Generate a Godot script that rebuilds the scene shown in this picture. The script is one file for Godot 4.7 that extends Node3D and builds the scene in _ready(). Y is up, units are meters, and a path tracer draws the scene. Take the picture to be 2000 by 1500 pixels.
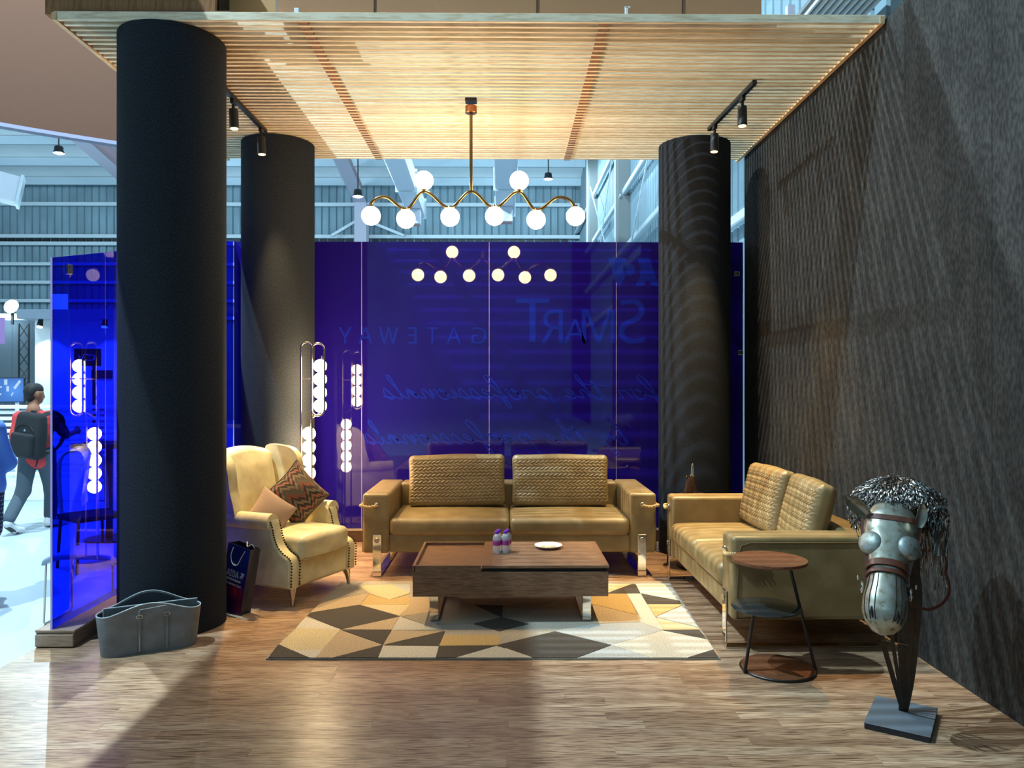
extends Node3D

# ---------------------------------------------------------------- mesh builder
class MB:
	var st := SurfaceTool.new()
	var g := 0
	var xf := Transform3D.IDENTITY
	var tint := Color.WHITE
	var used := 0

	func _init() -> void:
		st.begin(Mesh.PRIMITIVE_TRIANGLES)

	# p: triangle soup, counter-clockwise seen from outside; closed shapes are turned right side out
	func add(p: PackedVector3Array, grp := PackedInt32Array(), uv := PackedVector2Array(), closed := true) -> void:
		var n := p.size()
		if n == 0:
			return
		var vol := 0.0
		if closed:
			var c := p[0]
			for i in range(0, n, 3):
				vol += (p[i] - c).dot((p[i + 1] - c).cross(p[i + 2] - c))
		var flip := vol < 0.0
		if xf.basis.determinant() < 0.0:
			flip = not flip
		var top := 0
		for i in range(0, n, 3):
			var k := grp[i / 3] if grp.size() else -1
			if k < 0:
				st.set_smooth_group(-1)
			else:
				st.set_smooth_group(g + k)
				top = maxi(top, k + 1)
			var o := [i, i + 1, i + 2] if flip else [i, i + 2, i + 1]
			for j in o:
				st.set_color(tint)
				st.set_uv(uv[j] if uv.size() else Vector2.ZERO)
				st.add_vertex(xf * p[j])
		g += top
		used += n

	func quad(a: Vector3, b: Vector3, c: Vector3, d: Vector3) -> void:
		add(PackedVector3Array([a, b, c, a, c, d]), PackedInt32Array(), PackedVector2Array([Vector2(0, 1), Vector2(1, 1), Vector2(1, 0), Vector2(0, 1), Vector2(1, 0), Vector2(0, 0)]), false)

	func box(c: Vector3, s: Vector3, b := 0.0) -> void:
		var h := s * 0.5
		var p := PackedVector3Array()
		if b <= 0.0:
			for ax in 3:
				for sg in [-1.0, 1.0]:
					var q: Array[Vector3] = []
					for uvw in [[-1, -1], [1, -1], [1, 1], [-1, 1]]:
						var v := Vector3.ZERO
						v[ax] = h[ax] * sg
						v[(ax + 1) % 3] = h[(ax + 1) % 3] * uvw[0]
						v[(ax + 2) % 3] = h[(ax + 2) % 3] * uvw[1]
						q.append(c + v)
					if sg > 0:
						p.append_array([q[0], q[1], q[2], q[0], q[2], q[3]])
					else:
						p.append_array([q[0], q[2], q[1], q[0], q[3], q[2]])
			add(p)
			return
		b = minf(b, minf(h.x, minf(h.y, h.z)) * 0.98)
		var at := func(sg: Vector3, ax: int) -> Vector3:
			var v := Vector3((h.x - b) * sg.x, (h.y - b) * sg.y, (h.z - b) * sg.z)
			v[ax] = h[ax] * sg[ax]
			return c + v
		for ax in 3:
			for sg in [-1.0, 1.0]:
				var q: Array[Vector3] = []
				for uvw in [[-1, -1], [1, -1], [1, 1], [-1, 1]]:
					var v := Vector3.ZERO
					v[ax] = sg
					v[(ax + 1) % 3] = uvw[0]
					v[(ax + 2) % 3] = uvw[1]
					q.append(at.call(v, ax))
				if sg > 0:
					p.append_array([q[0], q[1], q[2], q[0], q[2], q[3]])
				else:
					p.append_array([q[0], q[2], q[1], q[0], q[3], q[2]])
		for ax in 3:          # edges along axis ax
			var a1 := (ax + 1) % 3
			var a2 := (ax + 2) % 3
			for s1 in [-1.0, 1.0]:
				for s2 in [-1.0, 1.0]:
					var lo := Vector3.ZERO
					lo[ax] = -1
					lo[a1] = s1
					lo[a2] = s2
					var hi := lo
					hi[ax] = 1
					var q := [at.call(lo, a1), at.call(lo, a2), at.call(hi, a2), at.call(hi, a1)]
					if s1 * s2 > 0:
						p.append_array([q[0], q[1], q[2], q[0], q[2], q[3]])
					else:
						p.append_array([q[0], q[2], q[1], q[0], q[3], q[2]])
		for sx in [-1.0, 1.0]:
			for sy in [-1.0, 1.0]:
				for sz in [-1.0, 1.0]:
					var sg := Vector3(sx, sy, sz)
					if sx * sy * sz > 0:
						p.append_array([at.call(sg, 0), at.call(sg, 1), at.call(sg, 2)])
					else:
						p.append_array([at.call(sg, 0), at.call(sg, 2), at.call(sg, 1)])
		add(p)

	# box turned so that its y runs from a to b
	func bar(a: Vector3, b: Vector3, w: float, d: float, bev := 0.0, up := Vector3.FORWARD) -> void:
		var y := (b - a).normalized()
		var x := y.cross(up)
		if x.length() < 0.01:
			x = y.cross(Vector3.RIGHT)
		x = x.normalized()
		var keep := xf
		xf = xf * Transform3D(Basis(x, y, x.cross(y)), (a + b) * 0.5)
		box(Vector3.ZERO, Vector3(w, a.distance_to(b), d), bev)
		xf = keep

	func lathe(prof: Array, seg := 24, sweep := TAU, uvs := false) -> void:
		var p := PackedVector3Array()
		var gr := PackedInt32Array()
		var uv := PackedVector2Array()
		var k := 0
		for i in prof.size() - 1:
			if i > 0:
				var d0: Vector2 = prof[i] - prof[i - 1]
				var d1: Vector2 = prof[i + 1] - prof[i]
				if absf(d0.angle_to(d1)) > 0.6:
					k += 1
			var a: Vector2 = prof[i]
			var b: Vector2 = prof[i + 1]
			for j in seg:
				var t0 := sweep * j / seg
				var t1 := sweep * (j + 1) / seg
				var q := [Vector3(a.x * cos(t0), a.y, a.x * sin(t0)), Vector3(a.x * cos(t1), a.y, a.x * sin(t1)), Vector3(b.x * cos(t1), b.y, b.x * sin(t1)), Vector3(b.x * cos(t0), b.y, b.x * sin(t0))]
				var w := [Vector2(float(j) / seg, float(i) / prof.size()), Vector2(float(j + 1) / seg, float(i) / prof.size()), Vector2(float(j + 1) / seg, float(i + 1) / prof.size()), Vector2(float(j) / seg, float(i + 1) / prof.size())]
				if a.x > 1e-6:
					p.append_array([q[0], q[2], q[1]])
					uv.append_array([w[0], w[2], w[1]])
					gr.append(k)
				if b.x > 1e-6:
					p.append_array([q[0], q[3], q[2]])
					uv.append_array([w[0], w[3], w[2]])
					gr.append(k)
		add(p, gr, uv)

	func cyl(a: Vector3, b: Vector3, r: float, r2 := -1.0, seg := 20, bev := 0.0) -> void:
		if r2 < 0:
			r2 = r
		var y := (b - a).normalized()
		var x := y.cross(Vector3.FORWARD if absf(y.z) < 0.9 else Vector3.RIGHT).normalized()
		var keep := xf
		var l := a.distance_to(b)
		xf = xf * Transform3D(Basis(x, y, x.cross(y)), a)
		if bev > 0:
			lathe([Vector2(0, 0), Vector2(r - bev, 0), Vector2(r, bev), Vector2(r2, l - bev), Vector2(r2 - bev, l), Vector2(0, l)], seg)
		else:
			lathe([Vector2(0, 0), Vector2(r, 0), Vector2(r2, l), Vector2(0, l)], seg)
		xf = keep

	func ball(c: Vector3, r: float, seg := 20, sc := Vector3.ONE) -> void:
		var pr := []
		var m := maxi(4, seg / 2)
		for i in m + 1:
			var t := PI * i / m
			pr.append(Vector2(r * sin(t) if i > 0 and i < m else 0.0, -r * cos(t)))
		var keep := xf
		xf = xf * Transform3D(Basis.from_scale(sc), c)
		lathe(pr, seg)
		xf = keep

	static func frames(pts: Array, closed: bool, up := Vector3.ZERO) -> Array:
		var out := []
		var n := pts.size()
		var prev := Vector3.ZERO
		for i in n:
			var a: Vector3 = pts[(i - 1 + n) % n] if closed or i > 0 else pts[i]
			var b: Vector3 = pts[(i + 1) % n] if closed or i < n - 1 else pts[i]
			var t := (b - a).normalized()
			var x: Vector3
			if up != Vector3.ZERO:
				x = up.cross(t)
			elif prev == Vector3.ZERO:
				x = t.cross(Vector3.UP if absf(t.y) < 0.9 else Vector3.RIGHT)
			else:
				x = prev - t * prev.dot(t)
			x = x.normalized()
			prev = x
			out.append(Basis(x, t.cross(x), t))
		return out

	# sweeps a closed profile (counter-clockwise) along the points
	func sweep(pts: Array, prof: PackedVector2Array, closed := false, up := Vector3.ZERO, scales := PackedFloat32Array(), smooth := true, twist := 0.0) -> void:
		var fr := frames(pts, closed, up)
		var n := pts.size()
		var m := prof.size()
		var rings := []
		for i in n:
			var sc := scales[i] if scales.size() else 1.0
			var ring := PackedVector3Array()
			var B: Basis = fr[i]
			var ro := twist * i
			for v in prof:
				var w := v.rotated(ro) if twist != 0.0 else v
				ring.append(pts[i] + B.x * w.x * sc + B.y * w.y * sc)
			rings.append(ring)
		var p := PackedVector3Array()
		var gr := PackedInt32Array()
		var last := n if closed else n - 1
		for i in last:
			var A: PackedVector3Array = rings[i]
			var C: PackedVector3Array = rings[(i + 1) % n]
			for j in m:
				var j2 := (j + 1) % m
				p.append_array([A[j], A[j2], C[j2], A[j], C[j2], C[j]])
				var k := 0 if smooth else j
				gr.append_array([k, k])
		if not closed:
			var A: PackedVector3Array = rings[0]
			var C: PackedVector3Array = rings[n - 1]
			for j in range(1, m - 1):
				p.append_array([A[0], A[j + 1], A[j], C[0], C[j], C[j + 1]])
				gr.append_array([-1, -1])
		add(p, gr)

	static func circle(r: float, seg: int) -> PackedVector2Array:
		var o := PackedVector2Array()
		for i in seg:
			o.append(Vector2(cos(TAU * i / seg), sin(TAU * i / seg)) * r)
		return o

	func tube(pts: Array, r: float, seg := 10, closed := false, scales := PackedFloat32Array()) -> void:
		sweep(pts, circle(r, seg), closed, Vector3.ZERO, scales)

	static func inset(poly: PackedVector2Array, d: float) -> PackedVector2Array:
		var o := PackedVector2Array()
		var n := poly.size()
		for i in n:
			var e0 := (poly[i] - poly[(i - 1 + n) % n]).normalized()
			var e1 := (poly[(i + 1) % n] - poly[i]).normalized()
			var n0 := Vector2(-e0.y, e0.x)
			var n1 := Vector2(-e1.y, e1.x)
			var m := n0 + n1
			var l := m.dot(n0)
			o.append(poly[i] + m / maxf(l, 0.35) * d)
		return o

	# polygon in xy, extruded along z and centred on z = 0
	func prism(poly: PackedVector2Array, depth: float, bev := 0.0, smooth_angle := 0.5) -> void:
		if Geometry2D.is_polygon_clockwise(poly):
			poly = poly.duplicate()
			poly.reverse()
		var n := poly.size()
		var face := inset(poly, bev) if bev > 0 else poly
		var tri := Geometry2D.triangulate_polygon(face)
		if tri.is_empty():
			face = poly
			tri = Geometry2D.triangulate_polygon(face)
		var z := depth * 0.5
		var p := PackedVector3Array()
		var gr := PackedInt32Array()
		for i in range(0, tri.size(), 3):
			var a := face[tri[i]]
			var b := face[tri[i + 1]]
			var c := face[tri[i + 2]]
			if (b - a).cross(c - a) < 0:
				var t := b
				b = c
				c = t
			p.append_array([Vector3(a.x, a.y, z), Vector3(b.x, b.y, z), Vector3(c.x, c.y, z), Vector3(a.x, a.y, -z), Vector3(c.x, c.y, -z), Vector3(b.x, b.y, -z)])
			gr.append_array([-1, -1])
		var k := 0
		for i in n:
			var j := (i + 1) % n
			var e0 := poly[i] - poly[(i - 1 + n) % n]
			var e1 := poly[j] - poly[i]
			if absf(e0.angle_to(e1)) > smooth_angle:
				k += 1
			var rows := [[face, z], [poly, z - bev], [poly, -z + bev], [face, -z]] if bev > 0 else [[poly, z], [poly, -z]]
			for r in rows.size() - 1:
				var A: PackedVector2Array = rows[r][0]
				var B: PackedVector2Array = rows[r + 1][0]
				var za: float = rows[r][1]
				var zb: float = rows[r + 1][1]
				var q := [Vector3(A[i].x, A[i].y, za), Vector3(B[i].x, B[i].y, zb), Vector3(B[j].x, B[j].y, zb), Vector3(A[j].x, A[j].y, za)]
				p.append_array([q[0], q[1], q[2], q[0], q[2], q[3]])
				var gg := k * 3 + r if bev > 0 else k
				gr.append_array([gg, gg])
		add(p, gr)

	# a cushion-like box: rounded by r, n cells a side, every point passed through f
	func soft(c: Vector3, s: Vector3, r: float, n := 6, f = null, zone := 3) -> void:
		var h := s * 0.5
		r = minf(r, minf(h.x, minf(h.y, h.z)) * 0.99)
		var cells := Vector3i(n, n, n)
		soft_cells(c, s, r, cells, f, zone)

	func soft_cells(c: Vector3, s: Vector3, r: float, cells: Vector3i, f = null, zone := 3) -> void:
		var h := s * 0.5
		var line := []
		for ax in 3:
			var l := PackedFloat32Array()
			var inner := h[ax] - r
			for i in range(zone, 0, -1):
				l.append(-inner - r * tan(PI * 0.25 * i / zone))
			for i in cells[ax] + 1:
				l.append(-inner + 2.0 * inner * i / cells[ax])
			for i in range(1, zone + 1):
				l.append(inner + r * tan(PI * 0.25 * i / zone))
			line.append(l)
		var p := PackedVector3Array()
		var gr := PackedInt32Array()
		var inn := h - Vector3(r, r, r)
		for ax in 3:
			var a1 := (ax + 1) % 3
			var a2 := (ax + 2) % 3
			var L1: PackedFloat32Array = line[a1]
			var L2: PackedFloat32Array = line[a2]
			for sg in [-1.0, 1.0]:
				var grid := []
				for i in L1.size():
					var row := PackedVector3Array()
					for j in L2.size():
						var v := Vector3.ZERO
						v[ax] = h[ax] * sg
						v[a1] = L1[i]
						v[a2] = L2[j]
						var q := v.clamp(-inn, inn)
						v = q + (v - q).normalized() * r
						if f != null:
							v = f.call(v)
						row.append(c + v)
					grid.append(row)
				for i in L1.size() - 1:
					for j in L2.size() - 1:
						var a: Vector3 = grid[i][j]
						var b: Vector3 = grid[i + 1][j]
						var d: Vector3 = grid[i + 1][j + 1]
						var e: Vector3 = grid[i][j + 1]
						if sg > 0:
							p.append_array([a, b, d, a, d, e])
						else:
							p.append_array([a, d, b, a, e, d])
						gr.append_array([0, 0])
		add(p, gr)

	# a surface through rows of points (rows[i][j]); open sheet
	func loft(rows: Array, wrap := false, cap := false, closed := false) -> void:
		var p := PackedVector3Array()
		var gr := PackedInt32Array()
		var uv := PackedVector2Array()
		var n := rows.size()
		var m: int = rows[0].size()
		var last := m if wrap else m - 1
		for i in n - 1:
			for j in last:
				var j2 := (j + 1) % m
				var q := [rows[i][j], rows[i][j2], rows[i + 1][j2], rows[i + 1][j]]
				var w := [Vector2(float(j) / last, float(i) / (n - 1)), Vector2(float(j + 1) / last, float(i) / (n - 1)), Vector2(float(j + 1) / last, float(i + 1) / (n - 1)), Vector2(float(j) / last, float(i + 1) / (n - 1))]
				p.append_array([q[0], q[1], q[2], q[0], q[2], q[3]])
				uv.append_array([w[0], w[1], w[2], w[0], w[2], w[3]])
				gr.append_array([0, 0])
		if cap:
			for e in [0, n - 1]:
				var c := Vector3.ZERO
				for v in rows[e]:
					c += v
				c /= m
				for j in m:
					var j2 := (j + 1) % m
					if e == 0:
						p.append_array([c, rows[e][j2], rows[e][j]])
					else:
						p.append_array([c, rows[e][j], rows[e][j2]])
					uv.append_array([Vector2.ZERO, Vector2.ZERO, Vector2.ZERO])
					gr.append(1 if e == 0 else 2)
		add(p, gr, uv, closed or cap)

	# surface nets over a distance field
	func field(lo: Vector3, hi: Vector3, cell: float, f) -> void:
		var n := Vector3i(((hi - lo) / cell).ceil()) + Vector3i.ONE
		var blk := 5
		var val := {}
		var sy := n.x
		var sz := n.x * n.y
		var cells := []
		var reach := cell * blk * 0.5 * 1.7320508 + cell * 1.5
		for bz in range(0, n.z - 1, blk):
			for by in range(0, n.y - 1, blk):
				for bx in range(0, n.x - 1, blk):
					var mid := lo + Vector3(bx + blk * 0.5, by + blk * 0.5, bz + blk * 0.5) * cell
					var d: float = f.call(mid)
					if absf(d) > reach * 1.15:
						continue
					for z in range(bz, mini(bz + blk, n.z - 1)):
						for y in range(by, mini(by + blk, n.y - 1)):
							for x in range(bx, mini(bx + blk, n.x - 1)):
								cells.append(Vector3i(x, y, z))
		var vert := {}
		var CORN := [Vector3i(0, 0, 0), Vector3i(1, 0, 0), Vector3i(0, 1, 0), Vector3i(1, 1, 0), Vector3i(0, 0, 1), Vector3i(1, 0, 1), Vector3i(0, 1, 1), Vector3i(1, 1, 1)]
		var EDGE := [[0, 1], [2, 3], [4, 5], [6, 7], [0, 2], [1, 3], [4, 6], [5, 7], [0, 4], [1, 5], [2, 6], [3, 7]]
		for c in cells:
			var v := PackedFloat32Array()
			var neg := 0
			for o in CORN:
				var q: Vector3i = c + o
				var id := q.x + q.y * sy + q.z * sz
				if not val.has(id):
					val[id] = f.call(lo + Vector3(q) * cell)
				var w: float = val[id]
				v.append(w)
				if w < 0:
					neg += 1
			if neg == 0 or neg == 8:
				continue
			var s := Vector3.ZERO
			var k := 0
			for e in EDGE:
				var a := v[e[0]]
				var b := v[e[1]]
				if (a < 0) != (b < 0):
					s += Vector3(CORN[e[0]]).lerp(Vector3(CORN[e[1]]), a / (a - b))
					k += 1
			vert[c.x + c.y * sy + c.z * sz] = lo + (Vector3(c) + s / k) * cell
		var p := PackedVector3Array()
		for c in cells:
			var id: int = c.x + c.y * sy + c.z * sz
			if not vert.has(id):
				continue
			var v0: float = val[id]
			var step := [1, sy, sz]
			for ax in 3:
				var v1: float = val[id + step[ax]]
				if (v0 < 0) == (v1 < 0):
					continue
				var u: int = step[(ax + 1) % 3]
				var w: int = step[(ax + 2) % 3]
				if not (vert.has(id - u) and vert.has(id - w) and vert.has(id - u - w)):
					continue
				var q := [vert[id], vert[id - u], vert[id - u - w], vert[id - w]]
				if v0 < 0:
					p.append_array([q[0], q[1], q[2], q[0], q[2], q[3]])
				else:
					p.append_array([q[0], q[2], q[1], q[0], q[3], q[2]])
		var gr := PackedInt32Array()
		gr.resize(p.size() / 3)
		add(p, gr)

	func mesh() -> ArrayMesh:
		st.generate_normals()
		st.index()
		return st.commit()


# ---------------------------------------------------------------- nodes
var taken := {}
var M := {}
var rng := RandomNumberGenerator.new()

func numbered(called: String) -> String:
	var n: int = taken.get(called, 0)
	taken[called] = n + 1
	return called if n == 0 else "%s_%03d" % [called, n]

func tag(o: Node3D, label: String, category: String, group := "") -> Node3D:
	o.set_meta("label", label)
	o.set_meta("category", category)
	if group:
		o.set_meta("group", group)
	return o

func thing(called: String, label: String, category: String, at := Vector3.ZERO, turn := 0.0, group := "") -> Node3D:
	var o := Node3D.new()
	o.name = numbered(called)
	add_child(o, true)
	o.position = at
	o.rotation.y = turn
	return tag(o, label, category, group)

func part(called: String, what: Variant, m: Material, parent: Node3D = self, label := "") -> MeshInstance3D:
	var o := MeshInstance3D.new()
	o.name = numbered(called) if parent == self else StringName(called)
	o.mesh = what.mesh() if what is MB else what
	o.material_override = m
	o.cast_shadow = GeometryInstance3D.SHADOW_CASTING_SETTING_ON
	parent.add_child(o, true)
	if label:
		o.set_meta("label", label)
	return o

func struct(called: String, what: Variant, m: Material, parent: Node3D = self) -> MeshInstance3D:
	var o := part(called, what, m, parent)
	if parent == self:
		o.set_meta("kind", "structure")
	return o

func stuff(o: Node3D) -> Node3D:
	o.set_meta("kind", "stuff")
	return o

func dup(src: Node3D, called: String, label: String, at: Vector3, turn := 0.0, group := "") -> Node3D:
	var o: Node3D = src.duplicate()
	o.name = numbered(called)
	add_child(o, true)
	o.position = at
	o.rotation.y = turn
	o.set_meta("label", label)
	if group:
		o.set_meta("group", group)
	return o

func V(x: float, y: float, z: float) -> Vector3:
	return Vector3(x, y, z)

func spline(pts: Array, per := 6, closed := false) -> Array:
	var out := []
	var n := pts.size()
	var last := n if closed else n - 1
	for i in last:
		var a = pts[(i - 1 + n) % n] if closed or i > 0 else pts[i]
		var b = pts[i]
		var c = pts[(i + 1) % n]
		var d = pts[(i + 2) % n] if closed or i < n - 2 else pts[i + 1]
		for k in per:
			var t := float(k) / per
			out.append(b.cubic_interpolate(c, a, d, t))
	if not closed:
		out.append(pts[n - 1])
	return out

func poly2(pts: Array) -> PackedVector2Array:
	var o := PackedVector2Array()
	for p in pts:
		o.append(p)
	return o

# ---------------------------------------------------------------- materials
func noise(freq: float, octaves := 4, seed_ := 1, type := FastNoiseLite.TYPE_SIMPLEX_SMOOTH, warp := 0.0) -> FastNoiseLite:
	var n := FastNoiseLite.new()
	n.noise_type = type
	n.frequency = freq
	n.seed = seed_
	n.fractal_type = FastNoiseLite.FRACTAL_FBM
	n.fractal_octaves = octaves
	if warp > 0:
		n.domain_warp_enabled = true
		n.domain_warp_amplitude = warp
		n.domain_warp_frequency = freq * 0.5
	return n

func ramp(stops: Array) -> Gradient:
	var g := Gradient.new()
	var off := PackedFloat32Array()
	var col := PackedColorArray()
	for s in stops:
		off.append(s[0])
		col.append(s[1])
	g.offsets = off
	g.colors = col
	return g

func ntex(n: FastNoiseLite, stops: Array, size := 512, normal := false, strength := 4.0) -> NoiseTexture2D:
	var t := NoiseTexture2D.new()
	t.width = size
	t.height = size
	t.seamless = true
	t.noise = n
	if stops.size():
		t.color_ramp = ramp(stops)
	if normal:
		t.as_normal_map = true
		t.bump_strength = strength
	return t

func c8(r: int, g: int, b: int, a := 255) -> Color:
	return Color8(r, g, b, a)

func mat(called: String, col: Color, rough := 0.6, metal := 0.0) -> StandardMaterial3D:
	var m := StandardMaterial3D.new()
	m.resource_name = called
	m.albedo_color = col
	m.roughness = rough
	m.metallic = metal
	M[called] = m
	return m

func tri(m: StandardMaterial3D, tex: Texture2D, sc: Vector3, world := false, bump: Texture2D = null, bump_cm := 0.1) -> StandardMaterial3D:
	m.uv1_triplanar = true
	m.uv1_world_triplanar = world
	m.uv1_triplanar_sharpness = 8.0
	m.uv1_scale = sc
	if tex:
		m.albedo_texture = tex
	if bump:
		m.heightmap_enabled = true
		m.heightmap_texture = bump
		m.heightmap_scale = bump_cm
	return m

func glow(called: String, col: Color, energy: float) -> StandardMaterial3D:
	var m := mat(called, Color(0.9, 0.9, 0.9), 0.4)
	m.emission_enabled = true
	m.emission = col
	m.emission_energy_multiplier = energy
	return m

func omni(at: Vector3, col: Color, energy: float, size := 0.05, called := "lamp_glow") -> OmniLight3D:
	var l := OmniLight3D.new()
	l.name = called
	l.light_color = col
	l.light_energy = energy
	l.light_size = size
	l.omni_range = 60.0
	l.omni_attenuation = 2.0
	l.shadow_enabled = true
	add_child(l, true)
	l.position = at
	return l

func spot(at: Vector3, to: Vector3, col: Color, energy: float, angle: float, soft_edge := 0.5, size := 0.03, called := "spot_beam") -> SpotLight3D:
	var l := SpotLight3D.new()
	l.name = called
	l.light_color = col
	l.light_energy = energy
	l.light_size = size
	l.spot_angle = angle
	l.spot_angle_attenuation = soft_edge
	l.spot_range = 60.0
	l.spot_attenuation = 2.0
	l.shadow_enabled = true
	add_child(l, true)
	var d := (to - at).normalized()
	l.look_at_from_position(at, to, Vector3.UP if absf(d.y) < 0.95 else Vector3.FORWARD)
	return l
# ---------------------------------------------------------------- camera, light, exposure
const HALL_COOL := Color(0.80, 0.93, 1.0)
const WARM := Color(1.0, 0.87, 0.68)

func view_and_light() -> void:
	var cam := Camera3D.new()
	cam.name = "camera"
	add_child(cam)
	cam.position = V(0, 1.55, 0)
	cam.rotation_degrees = V(0, -0.57, 0)
	cam.fov = 53.07
	cam.near = 0.05
	cam.far = 200.0
	cam.current = true
	var env := Environment.new()
	env.background_mode = Environment.BG_COLOR
	env.background_color = Color(0.02, 0.025, 0.03)
	env.tonemap_mode = Environment.TONE_MAPPER_LINEAR
	env.tonemap_exposure = 1.0
	env.sdfgi_enabled = true
	env.ssao_enabled = true
	env.ssil_enabled = true
	var we := WorldEnvironment.new()
	we.name = "world"
	we.environment = env
	add_child(we)

# every high-bay lamp of the hall: x, height, z, strength
const HIGH_BAYS := [
	[-4.75, 7.62, -25.0, 30.0], [-14.4, 9.0, -25.0, 36.0], [-4.2, 9.0, -7.1, 100.0], [-4.5, 9.0, -3.2, 95.0],
	[-14.4, 9.0, -13.0, 30.0], [-24.0, 9.0, -19.0, 36.0], [-14.4, 9.0, 1.0, 16.0], [-4.75, 9.0, -15.0, 22.0],
	[-9.0, 9.0, 11.0, 12.0], [-24.0, 9.0, -7.0, 28.0], [1.6, 9.0, -17.0, 20.0], [1.6, 9.0, -28.0, 20.0],
]

func high_bays() -> void:
	var first: Node3D
	for i in HIGH_BAYS.size():
		var h: Array = HIGH_BAYS[i]
		var at := V(h[0], h[1], h[2])
		if first == null:
			first = thing("high_bay_lamp", "round hall lamp hanging before the lavender steel column, left of the chandelier", "ceiling light", at, 0.0, "round hall lamps hanging from the roof")
			var b := MB.new()
			b.lathe([Vector2(0, 0.24), Vector2(0.10, 0.24), Vector2(0.13, 0.21), Vector2(0.14, 0.09), Vector2(0.16, 0.06), Vector2(0.17, 0.01), Vector2(0.155, 0.01), Vector2(0.12, 0.08), Vector2(0, 0.08)], 24)
			part("housing", b, M.dark_metal, first)
			b = MB.new()
			b.lathe([Vector2(0, -0.02), Vector2(0.08, -0.012), Vector2(0.14, 0.005), Vector2(0.15, 0.02), Vector2(0.0, 0.03)], 24)
			part("diffuser", b, M.lamp_cool, first)
			b = MB.new()
			b.cyl(V(0, 0.24, 0), V(0, roof_y(h[2]) - h[1] - 0.20, 0), 0.02, -1, 8)
			part("rod", b, M.dark_metal, first)
		elif i == 1:
			dup(first, "high_bay_lamp", "round hall lamp hanging under the pale roof at the far left", at, 0.0, "round hall lamps hanging from the roof")
		elif i == 11:
			dup(first, "high_bay_lamp", "round hall lamp hanging far behind, right of the chandelier's right upper globe", at, 0.0, "round hall lamps hanging from the roof")
		else:
			dup(first, "high_bay_lamp", "round hall lamp hanging overhead out of the photograph's view", at, 0.0, "round hall lamps overhead")
		if i > 0:
			var lamp: Node3D = get_child(get_child_count() - 1)
			var fit: float = (roof_y(h[2]) - h[1] - 0.20) / (roof_y(-25.0) - 7.62 - 0.20)
			(lamp.get_child(2) as Node3D).scale = V(1, fit, 1)
		omni(at - V(0, 0.05, 0), HALL_COOL, h[3], 0.035, "high_bay_light")

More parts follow.
